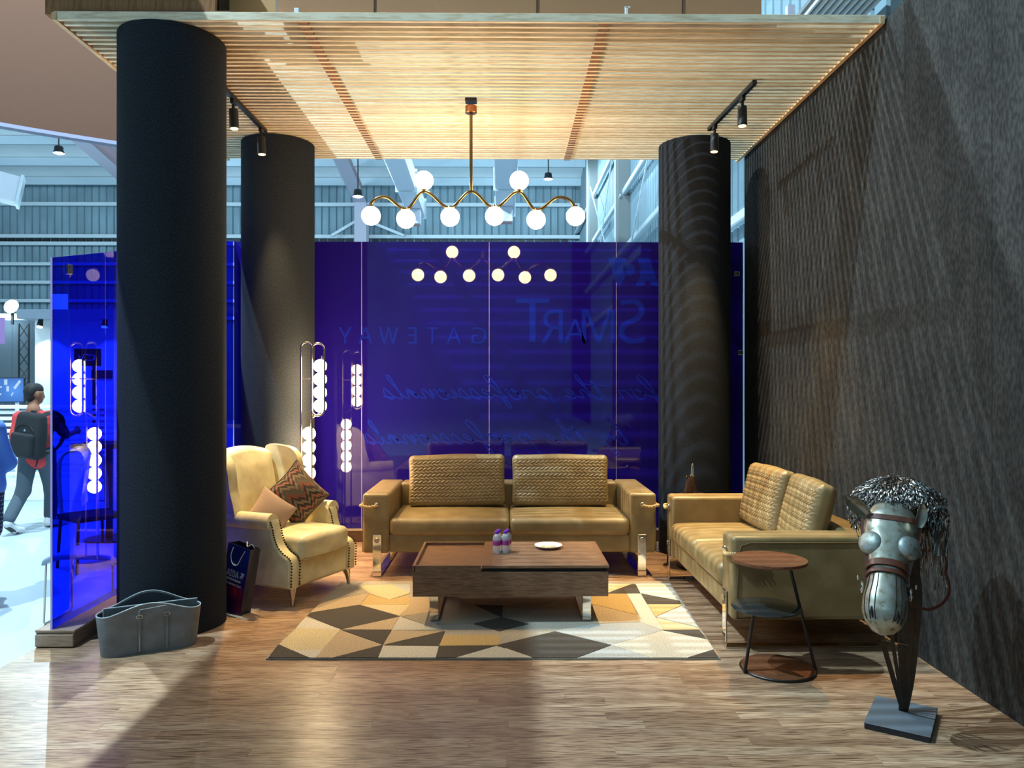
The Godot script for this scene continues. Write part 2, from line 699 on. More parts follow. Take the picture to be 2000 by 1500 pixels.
# ---------------------------------------------------------------- materials
func make_materials() -> void:
	var white := Color.WHITE
	# woods
	var streak := ntex(noise(0.012, 5, 3, FastNoiseLite.TYPE_SIMPLEX_SMOOTH, 18.0), [[0.0, Color(0.36, 0.29, 0.24)], [0.28, Color(0.56, 0.48, 0.42)], [0.40, Color(0.84, 0.78, 0.72)], [0.60, Color(0.97, 0.94, 0.90)], [0.76, Color(0.80, 0.73, 0.66)], [1.0, Color(0.5, 0.43, 0.37)]], 1024)
	var grain := ntex(noise(0.02, 5, 9, FastNoiseLite.TYPE_SIMPLEX_SMOOTH, 10.0), [[0.0, Color(0.80, 0.74, 0.68)], [0.42, Color(0.94, 0.92, 0.89)], [0.65, white], [1.0, Color(0.90, 0.87, 0.82)]], 512)
	var tones := [c8(201, 174, 148), c8(194, 166, 139), c8(184, 156, 131), c8(206, 182, 157), c8(190, 163, 139), c8(178, 149, 124), c8(198, 170, 143)]
	for i in tones.size():
		var w := mat("floor_plank_%d" % i, tones[i], 0.31)
		tri(w, streak, V(0.30 + 0.03 * i, 9.0, 9.0 + 0.8 * i), true)
		w.uv1_offset = V(0.31 * i, 0.17 * i, 0.43 * i)
	tri(mat("pine", c8(228, 208, 174), 0.55), grain, V(0.35, 3, 3), true)
	tri(mat("pine_pale", c8(236, 217, 186), 0.55), grain, V(0.4, 3, 3), true)
	tri(mat("pine_knotty", c8(216, 192, 156), 0.55), grain, V(0.3, 3, 4), true)
	tri(mat("pine_end", c8(220, 182, 136), 0.55), grain, V(5, 5, 0.5), true)
	tri(mat("batten", c8(128, 84, 50), 0.7), grain, V(5, 5, 0.5), true)
	var wal := ntex(noise(0.012, 4, 21, FastNoiseLite.TYPE_SIMPLEX_SMOOTH, 24.0), [[0.0, Color(0.66, 0.6, 0.56)], [0.42, Color(0.86, 0.82, 0.79)], [0.56, Color(0.98, 0.96, 0.94)], [0.72, Color(0.84, 0.79, 0.75)], [1.0, Color(0.7, 0.63, 0.58)]], 1024)
	tri(mat("walnut", c8(142, 112, 88), 0.30), wal, V(0.35, 4, 3), false)
	tri(mat("walnut_dark", c8(84, 58, 42), 0.4), wal, V(0.7, 6, 5))
	tri(mat("round_walnut", c8(132, 88, 62), 0.32), wal, V(1.0, 5, 5))
	tri(mat("plinth_wood", c8(122, 100, 84), 0.5), grain, V(5, 5, 0.6), true)
	tri(mat("plinth_pale", c8(166, 140, 118), 0.5), grain, V(0.6, 4, 4), true)
	# felt, carpet, walls
	var felt := ntex(noise(0.10, 3, 31), [[0.2, Color(0.74, 0.74, 0.74)], [0.8, white]], 512)
	var blotch := ntex(noise(0.012, 4, 33), [[0.2, Color(0.86, 0.86, 0.86)], [0.8, white]], 512)
	var wl := tri(mat("wall_felt", c8(70, 68, 65), 0.98), blotch, V(0.8, 0.35, 0.8), true)
	wl.detail_enabled = true
	wl.detail_albedo = felt
	wl.detail_blend_mode = BaseMaterial3D.BLEND_MODE_MUL
	wl.metallic_specular = 0.1
	var cf := tri(mat("column_felt", c8(48, 51, 56), 0.95), felt, V(2.0, 1.2, 2.0), true)
	cf.metallic_specular = 0.15
	cf.rim_enabled = true
	cf.rim = 0.1
	mat("fascia_brown", c8(74, 45, 28), 0.9)
	mat("edge_lavender", c8(120, 118, 134), 0.6).metallic_specular = 0.2
	tri(mat("bulkhead_brown", c8(150, 110, 78), 0.85), grain, V(6.0, 0.4, 4.0), true).metallic_specular = 0.2
	mat("bulkhead_smooth", c8(176, 126, 86), 0.85)
	mat("bulkhead_tan", c8(190, 146, 96), 0.8)
	mat("bulkhead_grey", c8(140, 130, 118), 0.8)
	# hall
	tri(mat("hall_sheet", c8(138, 166, 178), 0.7), blotch, V(0.1, 0.05, 0.1), true)
	mat("roof_white", c8(236, 244, 246), 0.7)
	mat("purlin_grey", c8(176, 196, 206), 0.6)
	mat("steel_lavender", c8(178, 176, 190), 0.6)
	mat("steel_pink", c8(176, 150, 156), 0.6)
	mat("rail_white", c8(196, 210, 216), 0.6)
	mat("concrete", c8(112, 118, 118), 0.85)
	mat("hall_floor", c8(178, 194, 202), 0.5)
	mat("duct_metal", c8(206, 210, 220), 0.5, 0.2)
	mat("grille_pink", c8(190, 150, 150), 0.7)
	# metals, plastics
	mat("dark_metal", c8(40, 42, 44), 0.45, 0.5)
	mat("black_paint", c8(18, 18, 19), 0.4)
	mat("chrome", c8(224, 220, 212), 0.07, 1.0)
	mat("brass", c8(128, 108, 74), 0.26, 1.0)
	mat("copper_canopy", c8(166, 108, 74), 0.3, 1.0)
	mat("steel_brushed", c8(190, 178, 160), 0.25, 1.0)
	mat("white_plastic", c8(236, 236, 234), 0.5)
	mat("grey_plastic", c8(150, 164, 176), 0.5)
	mat("black_cloth", c8(26, 28, 32), 0.85)
	# lamps
	glow("lamp_cool", Color(0.86, 0.96, 1.0), 9.0)
	glow("globe_warm", Color(1.0, 0.87, 0.66), 23.0)
	glow("globe_lamp", Color(1.0, 0.87, 0.66), 36.0)
	glow("spot_face", Color(1.0, 0.80, 0.42), 7.0)
	glow("flood_face", Color(0.80, 1.0, 0.98), 40.0)
	glow("strip_face", Color(0.80, 0.98, 1.0), 2.2)
	# glass
	var bl := mat("blue_pane", Color(0.05, 0.13, 0.98, 0.0), 0.0)
	bl.refraction_enabled = true
	bl.refraction_scale = 0.05
	bl.transparency = BaseMaterial3D.TRANSPARENCY_ALPHA
	var bb := mat("blue_film", c8(26, 14, 112), 0.02)
	bb.metallic_specular = 0.62
	mat("film_letter", c8(22, 34, 150), 0.05).metallic_specular = 0.6
	mat("film_script", c8(24, 36, 158), 0.05).metallic_specular = 0.6
	mat("pane_edge", c8(176, 160, 214), 0.3)

# ---------------------------------------------------------------- the exhibition hall
func corrugated(length: float, height: float, pitch: float, deep: float) -> MB:
	# a ribbed sheet in the xy plane, ribs upright, front towards +z
	var b := MB.new()
	var n := int(length / pitch)
	var prof := [Vector2(0.0, 0.0), Vector2(0.62, 0.0), Vector2(0.70, -deep), Vector2(0.80, -deep), Vector2(0.88, 0.0)]
	var xs := []
	for i in n:
		for q in prof:
			xs.append(Vector2((i + q.x) * pitch, q.y))
	xs.append(Vector2(n * pitch, 0))
	var p := PackedVector3Array()
	for i in xs.size() - 1:
		var a: Vector2 = xs[i]
		var c: Vector2 = xs[i + 1]
		p.append_array([V(a.x, 0, a.y), V(c.x, 0, c.y), V(c.x, height, c.y), V(a.x, 0, a.y), V(c.x, height, c.y), V(a.x, height, a.y)])
	b.add(p, PackedInt32Array(), PackedVector2Array(), false)
	b.box(V(length * 0.5, height * 0.5, -deep - 0.12), V(length, height, 0.2))
	return b

func roof_y(z: float) -> float:
	return 10.85 + 0.17 * (36.0 - absf(z)) if z < 0.0 else 10.85 + 0.17 * 36.0 - 0.17 * z

func hall() -> void:
	var b := MB.new()
	b.box(V(-20.7, -0.22, -5), V(48.6, 0.2, 62))
	struct("floor_hall", b, M.hall_floor)
	# far wall
	b = corrugated(48.6, 11.2, 0.345, 0.09)
	var w := struct("wall_far", b, M.hall_sheet)
	w.position = V(-45, -0.12, -36)
	for r in [[9.87, 0.16], [7.1, 0.14], [6.25, 0.14], [5.4, 0.14], [4.6, 0.14]]:
		b = MB.new()
		b.box(V(24.3, r[0] + 0.12, 0.22), V(48.6, r[1], 0.18))
		part("rail", b, M.rail_white, w)
	b = MB.new()
	b.box(V(24.3, 8.50, 0.24), V(48.6, 0.16, 0.2))
	b.box(V(24.3, 8.16, 0.24), V(48.6, 0.16, 0.2))
	part("cable_tray", b, M.rail_white, w)
	b = MB.new()
	for i in 120:
		b.box(V(0.2 + i * 0.4, 8.33, 0.2), V(0.3, 0.12, 0.1))
	stuff(part("cables", b, M.dark_metal, w))
	# right wall
	b = corrugated(52, 11.4, 0.30, 0.07)
	w = struct("wall_right_hall", b, M.hall_sheet)
	w.transform = Transform3D(Basis(V(0, 0, 1), V(0, 1, 0), V(-1, 0, 0)), V(3.5, -0.12, -36))
	for yy in [3.9, 5.3, 6.9, 8.6]:
		b = MB.new()
		b.box(V(26, yy + 0.12, 0.16), V(52, 0.15, 0.12), 0.02)
		part("girt", b, M.rail_white, w)
	for zz in [21.6, 29.0, 13.0]:
		b = MB.new()
		b.box(V(36.0 - zz, 5.6, 0.12), V(0.46, 11.2, 0.42), 0.01)
		part("column", b, M.concrete, w)
		b = MB.new()
		b.box(V(36.0 - zz - 0.27, 5.6, 0.32), V(0.06, 11.2, 0.1))
		part("conduit", b, M.rail_white, w)
	for r in [[14.8, 4.0, 22.0, 8.8], [7.2, 4.0, 14.0, 9.0], [7.4, 9.0, 14.4, 4.2], [14.8, 6.9, 13.2, 6.4]]:
		b = MB.new()
		b.bar(V(r[0], r[1], 0.3), V(r[2], r[3], 0.3), 0.035, 0.035)
		part("brace_rod", b, M.rail_white, w)
	b = MB.new()
	b.box(V(-45.1, 6, -5), V(0.2, 12.4, 62))
	struct("wall_left_hall", b, M.hall_sheet)
	b = MB.new()
	b.box(V(-20.7, 6, 26), V(48.6, 12.4, 0.2))
	struct("wall_behind", b, M.hall_sheet)
	# roof, in two slopes, with purlins and steel frames
	b = MB.new()
	for e in [[-36.3, 0.0], [0.0, 26.2]]:
		var z0: float = e[0]
		var z1: float = e[1]
		var y0 := roof_y(z0)
		var y1 := roof_y(z1)
		var p := [V(-45.2, y0, z0), V(3.8, y0, z0), V(3.8, y1, z1), V(-45.2, y1, z1)]
		var u := V(0, 0.2, 0)
		b.quad(p[0], p[1], p[2], p[3])
		b.quad(p[3] + u, p[2] + u, p[1] + u, p[0] + u)
	# the far slope's underside must face down
	var roof := struct("ceiling_hall", b, M.roof_white)
	for i in 15:
		var z := -35.2 + i * 1.9
		b = MB.new()
		b.box(V(-20.7, roof_y(z) - 0.2, z), V(48.4, 0.34, 0.12))
		part("purlin", b, M.purlin_grey, roof)
	for x0 in [-6.5, -16.0, -25.5]:
		var cm: Material = M.steel_lavender
		b = MB.new()
		b.box(V(x0, 4.85, -35.4), V(0.55, 9.9, 0.06))
		b.box(V(x0, 4.85, -35.1), V(0.08, 9.9, 0.6))
		b.box(V(x0, 4.85, -34.8), V(0.55, 9.9, 0.06))
		var t := thing("steel_frame", "lavender steel portal frame left of the chandelier, with a bracket on its column" if x0 == -6.5 else ("pinkish steel rafter under the pale roof, seen left of the big front column" if x0 == -16.0 else "lavender steel portal frame standing far out at the left of the hall"), "frame", Vector3.ZERO)
		part("column", b, cm, t)
		var a := V(x0, 9.75, -34.9)
		var e := V(x0, 9.75 + 0.168 * 34.0, -0.9)
		b = MB.new()
		b.bar(a, e, 0.56, 0.05, 0.0, V(0, 1, -0.17).normalized())
		part("lower_flange", b, cm, t)
		b = MB.new()
		b.bar(a + V(0, 0.45, 0), e + V(0, 0.45, 0), 0.06, 0.86, 0.0, V(0, 1, -0.17).normalized())
		part("web", b, M.steel_pink, t)
		b = MB.new()
		b.bar(V(x0 - 1.4, 8.35, -35.3), V(x0 - 0.25, 9.0, -35.2), 0.12, 0.12)
		b.bar(V(x0 + 1.9, 8.35, -35.3), V(x0 + 0.25, 9.0, -35.2), 0.12, 0.12)
		part("bracket", b, M.rail_white, t)
	# ducts
	duct("long white air duct rising behind the chandelier's left upper globe", V(-2.5, 6.55, -22), V(-2.2, 6.75, -9), 0.46, 0.5)
	duct("white air duct with a grille, hanging behind the chandelier's middle right", V(0.02, 6.62, -22), V(0.05, 6.7, -9), 0.52, 0.5)
	duct("short white air duct hanging below the pale roof at the far left", V(-11.35, 6.05, -18.2), V(-14.6, 6.75, -16.4), 0.55, 0.62)
	# ribbed soffit of the stand next door
	b = MB.new()
	b.box(V(3.14, 5.3, -6.0), V(0.62, 0.1, 6.4))
	var so := thing("ribbed_soffit", "grey ribbed metal soffit seen above the black wall at the top right", "soffit", V(0, 0, 0))
	b = MB.new()
	b.box(V(3.09, 5.06, -6.3), V(0.6, 0.04, 5.4))
	part("sheet", b, M.concrete, so)
	for i in 9:
		b = MB.new()
		b.box(V(2.83 + i * 0.068, 5.02, -6.3), V(0.022, 0.05, 5.4))
		part("rib", b, M.rail_white, so)
	b = MB.new()
	b.box(V(2.76, 4.2, -7.4), V(0.07, 2.0, 0.07))
	part("post", b, M.steel_lavender, so)

func duct(label: String, a: Vector3, e: Vector3, w: float, h: float) -> void:
	var t := thing("air_duct", label, "duct", a)
	var d := (e - a)
	var b := MB.new()
	b.bar(Vector3.ZERO, d, w, h, 0.02, Vector3.UP)
	part("trunk", b, M.duct_metal, t)
	for k in [0.0, 0.22, 0.44, 0.66]:
		b = MB.new()
		var c: Vector3 = d * k
		b.bar(c, c + d.normalized() * 0.06, w + 0.08, h + 0.08, 0.0, Vector3.UP)
		part("flange", b, M.rail_white, t)
	b = MB.new()
	b.box(d.normalized() * 0.9 + V(0, -h * 0.5 - 0.2, 0), V(w * 0.8, 0.4, w * 0.8), 0.01)
	part("outlet", b, M.duct_metal, t)
	b = MB.new()
	for k in 5:
		b.box(d.normalized() * 0.9 + V(0, -h * 0.5 - 0.40, -w * 0.3 + k * w * 0.15), V(w * 0.7, 0.02, 0.02))
	stuff(part("grille", b, M.grille_pink, t))

# ---------------------------------------------------------------- the stand: floor, wall, columns, glass, slat ceiling
const CEIL := 3.765

func xz_prism(poly: Array, x: float, thick: float, bev := 0.0) -> MB:
	# polygon in (-z, y), standing in the plane x
	var b := MB.new()
	b.xf = Transform3D(Basis(V(0, 0, -1), V(0, 1, 0), V(1, 0, 0)), V(x, 0, 0))
	b.prism(poly2(poly), thick, bev)
	return b

func stand_shell() -> void:
	# floor with its planks
	var b := MB.new()
	b.box(V(-0.2, -0.064, -3.05), V(5.11, 0.108, 9.1))
	var fl := struct("floor", b, M.plinth_wood)
	var pitch := 0.0862
	var lens := [1.22, 0.92, 0.62]
	var pm := []
	for L in lens:
		b = MB.new()
		b.box(V(0, -0.005, 0), V(L - 0.0005, 0.010, pitch - 0.0005), 0.0005)
		pm.append(b.mesh())
	rng.seed = 11
	var rest := []
	for k in 7:
		rest.append(MB.new())
	var row := 0
	var z := -7.55
	var singles := 0
	while z < 1.45:
		var x := -2.752
		var first := true
		while x < 2.34:
			var L: float = lens[rng.randi() % 3] if not first else lens[rng.randi() % 3] * [1.0, 0.75, 0.5][rng.randi() % 3]
			var e := minf(x + L, 2.349)
			if 2.349 - e < 0.08:
				e = 2.349
			var k := rng.randi() % 7
			if e - x > 0.05:
				if z < -3.0 and z > -7.3 and absf(x + 0.5 * L) < 2.9 and singles < 300 and not (z < -6.3 and x > 1.3):
					var o := MeshInstance3D.new()
					o.name = "plank"
					if absf(e - x - L) < 0.001 and lens.has(L):
						o.mesh = pm[lens.find(L)]
					else:
						b = MB.new()
						b.box(V(0, -0.005, 0), V(e - x - 0.0005, 0.010, pitch - 0.0005), 0.0005)
						o.mesh = b.mesh()
					o.material_override = M["floor_plank_%d" % k]
					fl.add_child(o, true)
					o.position = V((x + e) * 0.5, 0, z)
					singles += 1
				else:
					rest[k].box(V((x + e) * 0.5, -0.005, z), V(e - x - 0.0005, 0.010, pitch - 0.0005), 0.0005)
			x = e
			first = false
		z += pitch
		row += 1
	for k in 7:
		if rest[k].used:
			stuff(part("planks", rest[k], M["floor_plank_%d" % k], fl))
	# felt wall on the right, in upright panels
	b = MB.new()
	b.box(V(2.41, 1.9, -3.0), V(0.10, 3.79, 9.0))
	var w := struct("wall_right", b, M.wall_felt)
	for e in [[1.5, 0.15], [0.15, -1.1], [-1.1, -2.4], [-2.4, -3.68], [-3.68, -4.98], [-4.98, -6.25], [-6.25, -7.5]]:
		b = MB.new()
		b.box(V(2.355, 1.9, (e[0] + e[1]) * 0.5), V(0.014, 3.80, e[0] - e[1] - 0.002), 0.002)
		part("felt_panel", b, M.wall_felt, w)
	# plinths under the glass
	b = MB.new()
	b.box(V(-2.642, 0.045, -6.08), V(0.226, 0.09, 3.06), 0.002)
	var t := struct("trim_1", b, M.plinth_wood)
	b = MB.new()
	b.box(V(-2.642, 0.096, -6.08), V(0.232, 0.014, 3.07), 0.002)
	part("capping_board", b, M.plinth_pale, t)
	b = MB.new()
	b.box(V(-2.642, 0.043, -4.542), V(0.222, 0.07, 0.012), 0.002)
	part("end_board", b, M.plinth_pale, t)
	b = MB.new()
	b.box(V(-0.15, 0.055, -7.61), V(5.0, 0.11, 0.12), 0.002)
	t = struct("trim_2", b, M.walnut_dark)
	b = MB.new()
	b.box(V(-0.15, 0.117, -7.61), V(5.0, 0.014, 0.126), 0.002)
	part("capping_board", b, M.plinth_pale, t)
	# columns
	column("column_front", V(-2.145, 0, -5.00), 0.325)
	column("column_back", V(-2.09, 0, -7.13), 0.326)
	column("column_corner", V(1.765, 0, -7.13), 0.326)
	# slat ceiling
	b = MB.new()
	b.box(V(-0.20, CEIL + 0.026, -4.712), V(5.08, 0.052, 0.024), 0.002)
	var c := struct("ceiling", b, M.pine_pale)
	var slats := [M.pine, M.pine_pale, M.pine_knotty]
	var sm := MB.new()
	sm.box(V(0, 0.0225, 0), V(5.03, 0.045, 0.0245), 0.0015)
	var slat := sm.mesh()
	for i in range(1, 44):
		var o := MeshInstance3D.new()
		o.name = "slat"
		o.mesh = slat
		o.material_override = slats[(i * 7 + i / 3) % 3]
		c.add_child(o, true)
		o.position = V(-0.20, CEIL + (0.002 if i % 5 == 0 else 0.0), -4.712 - i * 0.0665)
	for x in [-2.735, 2.32]:
		b = MB.new()
		b.box(V(x, CEIL + 0.02, -6.17), V(0.03, 0.05, 2.95), 0.002)
		part("edge_board", b, M.pine_end, c)
	for x in [-1.24, 0.62]:
		b = MB.new()
		b.box(V(x, CEIL + 0.023, -6.17), V(0.062, 0.040, 2.90))
		part("batten", b, M.batten, c)
	hanging_fascia()
	# bulkhead above the ceiling
	b = MB.new()
	b.box(V(-2.30, 4.10, -4.78), V(1.04, 0.56, 0.06))
	var bk := struct("wall_bulkhead", b, M.bulkhead_brown)
	b = MB.new()
	b.box(V(0.10, 4.10, -4.77), V(2.98, 0.56, 0.06))
	part("panel", b, M.bulkhead_smooth, bk)
	b = MB.new()
	b.box(V(-1.60, 4.10, -5.10), V(0.50, 0.56, 0.05))
	part("recess_back", b, M.bulkhead_smooth, bk)
	b = MB.new()
	b.box(V(-1.62, 4.06, -5.02), V(0.36, 0.36, 0.05))
	part("recess_panel", b, M.bulkhead_tan, bk)
	b = MB.new()
	b.box(V(-1.795, 4.10, -4.93), V(0.03, 0.56, 0.28))
	part("recess_side", b, M.dark_metal, bk)
	b = xz_prism([Vector2(4.77, 3.83), Vector2(5.1, 3.83), Vector2(5.1, 4.38), Vector2(4.77, 4.38)], -1.40, 0.03)
	part("recess_side", b, M.bulkhead_grey, bk)
	for x in [-0.8, 0.2, 1.1]:
		b = MB.new()
		b.box(V(x, 4.10, -4.738), V(0.006, 0.56, 0.006))
		part("joint", b, M.walnut_dark, bk)
	# boards laid over the slats along the left
	for q in [[-2.25, 0.98, 0.0], [-2.19, 1.02, 0.012]]:
		b = MB.new()
		b.box(V(q[0], CEIL + 0.054 + q[2], -6.19), V(q[1], 0.011, 2.92), 0.001)
		part("cover_board", b, M.batten, c)
	# beam of the stand that runs out over the aisle, above the picture
	b = MB.new()
	b.box(V(-2.86, 5.0, -0.9), V(0.78, 0.10, 7.4))
	struct("trim_3", b, M.bulkhead_smooth)
	b = MB.new()
	b.box(V(0.75, CEIL + 0.075, -4.715), V(0.02, 0.05, 0.012), 0.002)
	b.box(V(0.757, CEIL + 0.097, -4.715), V(0.035, 0.01, 0.012), 0.002)
	tag(part("ceiling_hook", b, M.white_plastic), "small white hook on the slat ceiling's front board, right of centre", "hook")
	b = MB.new()
	b.box(V(-1.27, CEIL + 0.068, -4.715), V(0.028, 0.03, 0.012), 0.002)
	tag(part("ceiling_clip", b, M.white_plastic), "small pale clip on the slat ceiling's front board, left of centre", "clip")
	blue_glass()

func hanging_fascia() -> void:
	# a curved brown band hung in the hall, left of the stand
	var way := spline([V(-9.4, 0, -7.6), V(-8.2, 0, -8.95), V(-6.75, 0, -10.2), V(-5.6, 0, -11.0), V(-4.25, 0, -11.8)], 8)
	var b := MB.new()
	b.sweep(way, PackedVector2Array([Vector2(-0.05, 5.0), Vector2(0.05, 5.0), Vector2(0.05, 9.4), Vector2(-0.05, 9.4)]), false, Vector3.UP, PackedFloat32Array(), false)
	var t := thing("hanging_fascia", "large curved brown fascia hanging in the hall at the upper left", "fascia", Vector3.ZERO)
	part("band", b, M.fascia_brown, t)
	b = MB.new()
	b.sweep(way, PackedVector2Array([Vector2(-0.07, 4.95), Vector2(0.07, 4.95), Vector2(0.07, 5.0), Vector2(-0.07, 5.0)]), false, Vector3.UP, PackedFloat32Array(), false)
	part("lower_edge", b, M.edge_lavender, t)
	for k in [4, 16, 28]:
		b = MB.new()
		var p: Vector3 = way[k]
		b.cyl(p + V(0, 9.4, 0), V(p.x, roof_y(p.z), p.z), 0.03, -1, 8)
		part("hanger", b, M.dark_metal, t)

func column(called: String, at: Vector3, r: float) -> void:
	var b := MB.new()
	b.lathe([Vector2(0, 0), Vector2(r, 0), Vector2(r, CEIL - 0.005), Vector2(0, CEIL - 0.005)], 72)
	var o := struct(called, b, M.column_felt)
	o.position = at

func blue_glass() -> void:
	# left side: clear blue panes whose top edge climbs towards the back
	var zs := [4.56, 6.08, 7.585]
	for i in 2:
		var z0: float = zs[i] + 0.002
		var z1: float = zs[i + 1] - 0.002
		var top := func(z: float) -> float: return 2.305 + 0.2215 * (z - 4.6)
		var f := xz_prism([Vector2(z0, 0.104), Vector2(z1, 0.104), Vector2(z1, top.call(z1)), Vector2(z0, top.call(z0))], -2.67, 0.012)
		var o := struct("window_%d" % (i + 1), f, M.blue_pane)
		f = xz_prism([Vector2(z0 - 0.003, 0.104), Vector2(z0 - 0.0005, 0.104), Vector2(z0 - 0.0005, top.call(z0)), Vector2(z0 - 0.003, top.call(z0))], -2.67, 0.012)
		part("pane_edge", f, M.pane_edge, o)
	# back: four panes of blue film on glass
	for i in 4:
		var x0 := -2.665 + i * 1.2575
		var b := MB.new()
		b.box(V(x0 + 0.629, 1.54, -7.606), V(1.253, 2.828, 0.012), 0.001)
		var o := struct("window_%d" % (i + 3), b, M.blue_film)
		b = MB.new()
		b.box(V(x0 + 1.2575, 1.54, -7.603), V(0.0042, 2.826, 0.010))
		part("pane_edge", b, M.pane_edge, o)
	# clamps
	for k in [[V(-2.655, 2.25, -4.72), "small steel clamp at the top of the left blue pane, near its front edge", 0.0], [V(2.30, 2.64, -7.59), "small steel clamp on the blue glass beside the corner column, near the top", 1.0], [V(2.33, 1.86, -7.56), "small dark steel clamp between blue glass and black wall, half way up", 1.0]]:
		var b := MB.new()
		b.box(V(0, 0, 0), V(0.05, 0.045, 0.02) if k[2] > 0 else V(0.02, 0.06, 0.05), 0.004)
		b.cyl(V(0, 0, 0.008) if k[2] > 0 else V(0.008, 0, 0), V(0, 0, 0.016) if k[2] > 0 else V(0.016, 0, 0), 0.008, -1, 12)
		var o := part("glass_clamp", b, M.steel_brushed)
		o.position = k[0]
		tag(o, k[1], "clamp")
	film_lettering()

# lettering on the far side of the film reads mirrored from the lounge
func mirrored(text: String, height: float, bold := false) -> TextMesh:
	var t := TextMesh.new()
	var f := SystemFont.new()
	f.font_names = PackedStringArray(["Droid Sans"])
	f.font_weight = 700 if bold else 400
	t.font = f
	t.text = text
	t.font_size = 64
	t.pixel_size = height / 46.0
	t.depth = 0.0015
	t.curve_step = 1.0
	t.horizontal_alignment = HORIZONTAL_ALIGNMENT_CENTER
	t.vertical_alignment = VERTICAL_ALIGNMENT_CENTER
	return t

func film_text(parent: Node3D, called: String, text: String, at: Vector2, size: Vector2, bold := false) -> void:
	var tm := mirrored(text, 0.2, bold)
	var bb := tm.get_aabb()
	var o := part(called, tm, M.film_letter, parent)
	var sx := size.x / bb.size.x
	var sy := size.y / bb.size.y
	o.transform = Transform3D(Basis(V(-sx, 0, 0), V(0, sy, 0), V(0, 0, -1)), V(at.x + (bb.position.x + bb.size.x * 0.5) * sx, at.y - (bb.position.y + bb.size.y * 0.5) * sy, -7.5985))

const SCRIPT_GLYPHS := {
	"f": [0.55, [[0.0, 0.1], [0.3, 0.6], [0.55, 1.5], [0.42, 1.75], [0.25, 1.3], [0.15, 0.2], [0.05, -0.6], [0.2, -0.5], [0.25, 0.1], [0.55, 0.3]]],
	"o": [0.6, [[0.0, 0.3], [0.4, 0.75], [0.15, 0.6], [0.1, 0.1], [0.35, 0.02], [0.48, 0.45], [0.35, 0.75], [0.6, 0.65]]],
	"r": [0.55, [[0.0, 0.1], [0.2, 0.75], [0.22, 0.6], [0.45, 0.62], [0.38, 0.1], [0.55, 0.15]]],
	"t": [0.45, [[0.0, 0.1], [0.3, 1.4], [0.15, 0.15], [0.3, 0.02], [0.45, 0.25]]],
	"h": [0.65, [[0.0, 0.1], [0.35, 1.5], [0.25, 1.7], [0.1, 0.05], [0.3, 0.65], [0.45, 0.6], [0.42, 0.1], [0.65, 0.2]]],
	"e": [0.5, [[0.0, 0.2], [0.35, 0.5], [0.3, 0.75], [0.1, 0.45], [0.15, 0.05], [0.5, 0.25]]],
	"p": [0.65, [[0.0, 0.3], [0.2, 0.8], [0.1, 0.2], [-0.05, -0.8], [0.1, 0.3], [0.35, 0.75], [0.5, 0.4], [0.25, 0.05], [0.65, 0.2]]],
	"s": [0.45, [[0.0, 0.1], [0.25, 0.8], [0.35, 0.3], [0.2, 0.02], [0.05, 0.1], [0.45, 0.2]]],
	"i": [0.35, [[0.0, 0.2], [0.18, 0.75], [0.12, 0.1], [0.35, 0.2]]],
	"n": [0.65, [[0.0, 0.2], [0.12, 0.75], [0.1, 0.05], [0.32, 0.7], [0.45, 0.55], [0.42, 0.05], [0.65, 0.2]]],
	"a": [0.6, [[0.0, 0.2], [0.4, 0.72], [0.15, 0.55], [0.1, 0.05], [0.4, 0.6], [0.42, 0.05], [0.6, 0.2]]],
	"l": [0.4, [[0.0, 0.1], [0.32, 1.5], [0.2, 1.65], [0.12, 0.1], [0.4, 0.2]]],
	"b": [0.55, [[0.0, 0.1], [0.3, 1.5], [0.18, 1.65], [0.1, 0.1], [0.35, 0.05], [0.42, 0.55], [0.3, 0.6], [0.55, 0.55]]],
	"y": [0.6, [[0.0, 0.3], [0.12, 0.75], [0.15, 0.15], [0.4, 0.7], [0.38, 0.1], [0.2, -0.8], [0.05, -0.6], [0.6, 0.2]]],
	"\"": [0.5, [[0.1, 1.2], [0.15, 1.5], [0.2, 1.55]]],
}

func film_script(parent: Node3D, called: String, text: String, right: float, left: float, base: float, unit: float) -> void:
	var w := 0.0
	for ch in text:
		w += 0.55 if ch == " " else float(SCRIPT_GLYPHS[ch][0])
	var sx := (right - left) / w
	var x := 0.0
	var b := MB.new()
	var prof := PackedVector2Array([Vector2(-0.0065, -0.0005), Vector2(0.0065, -0.0005), Vector2(0.0065, 0.0005), Vector2(-0.0065, 0.0005)])
	for ch in text:
		if ch == " ":
			x += 0.55
			continue
		var g: Array = SCRIPT_GLYPHS[ch]
		var pts := []
		for p in g[1]:
			var slant: float = p[1] * 0.28
			pts.append(V(right - (x + p[0] + slant) * sx, base + p[1] * unit, -7.5985))
		b.sweep(spline(pts, 5), prof, false, V(0, 0, 1), PackedFloat32Array(), false)
		if ch == "t":
			b.bar(V(right - (x - 0.15) * sx, base + 0.95 * unit, -7.5985), V(right - (x + 0.9) * sx, base + 1.1 * unit, -7.5985), 0.010, 0.001)
		x += float(g[0])
	part(called, b, M.film_script, parent)

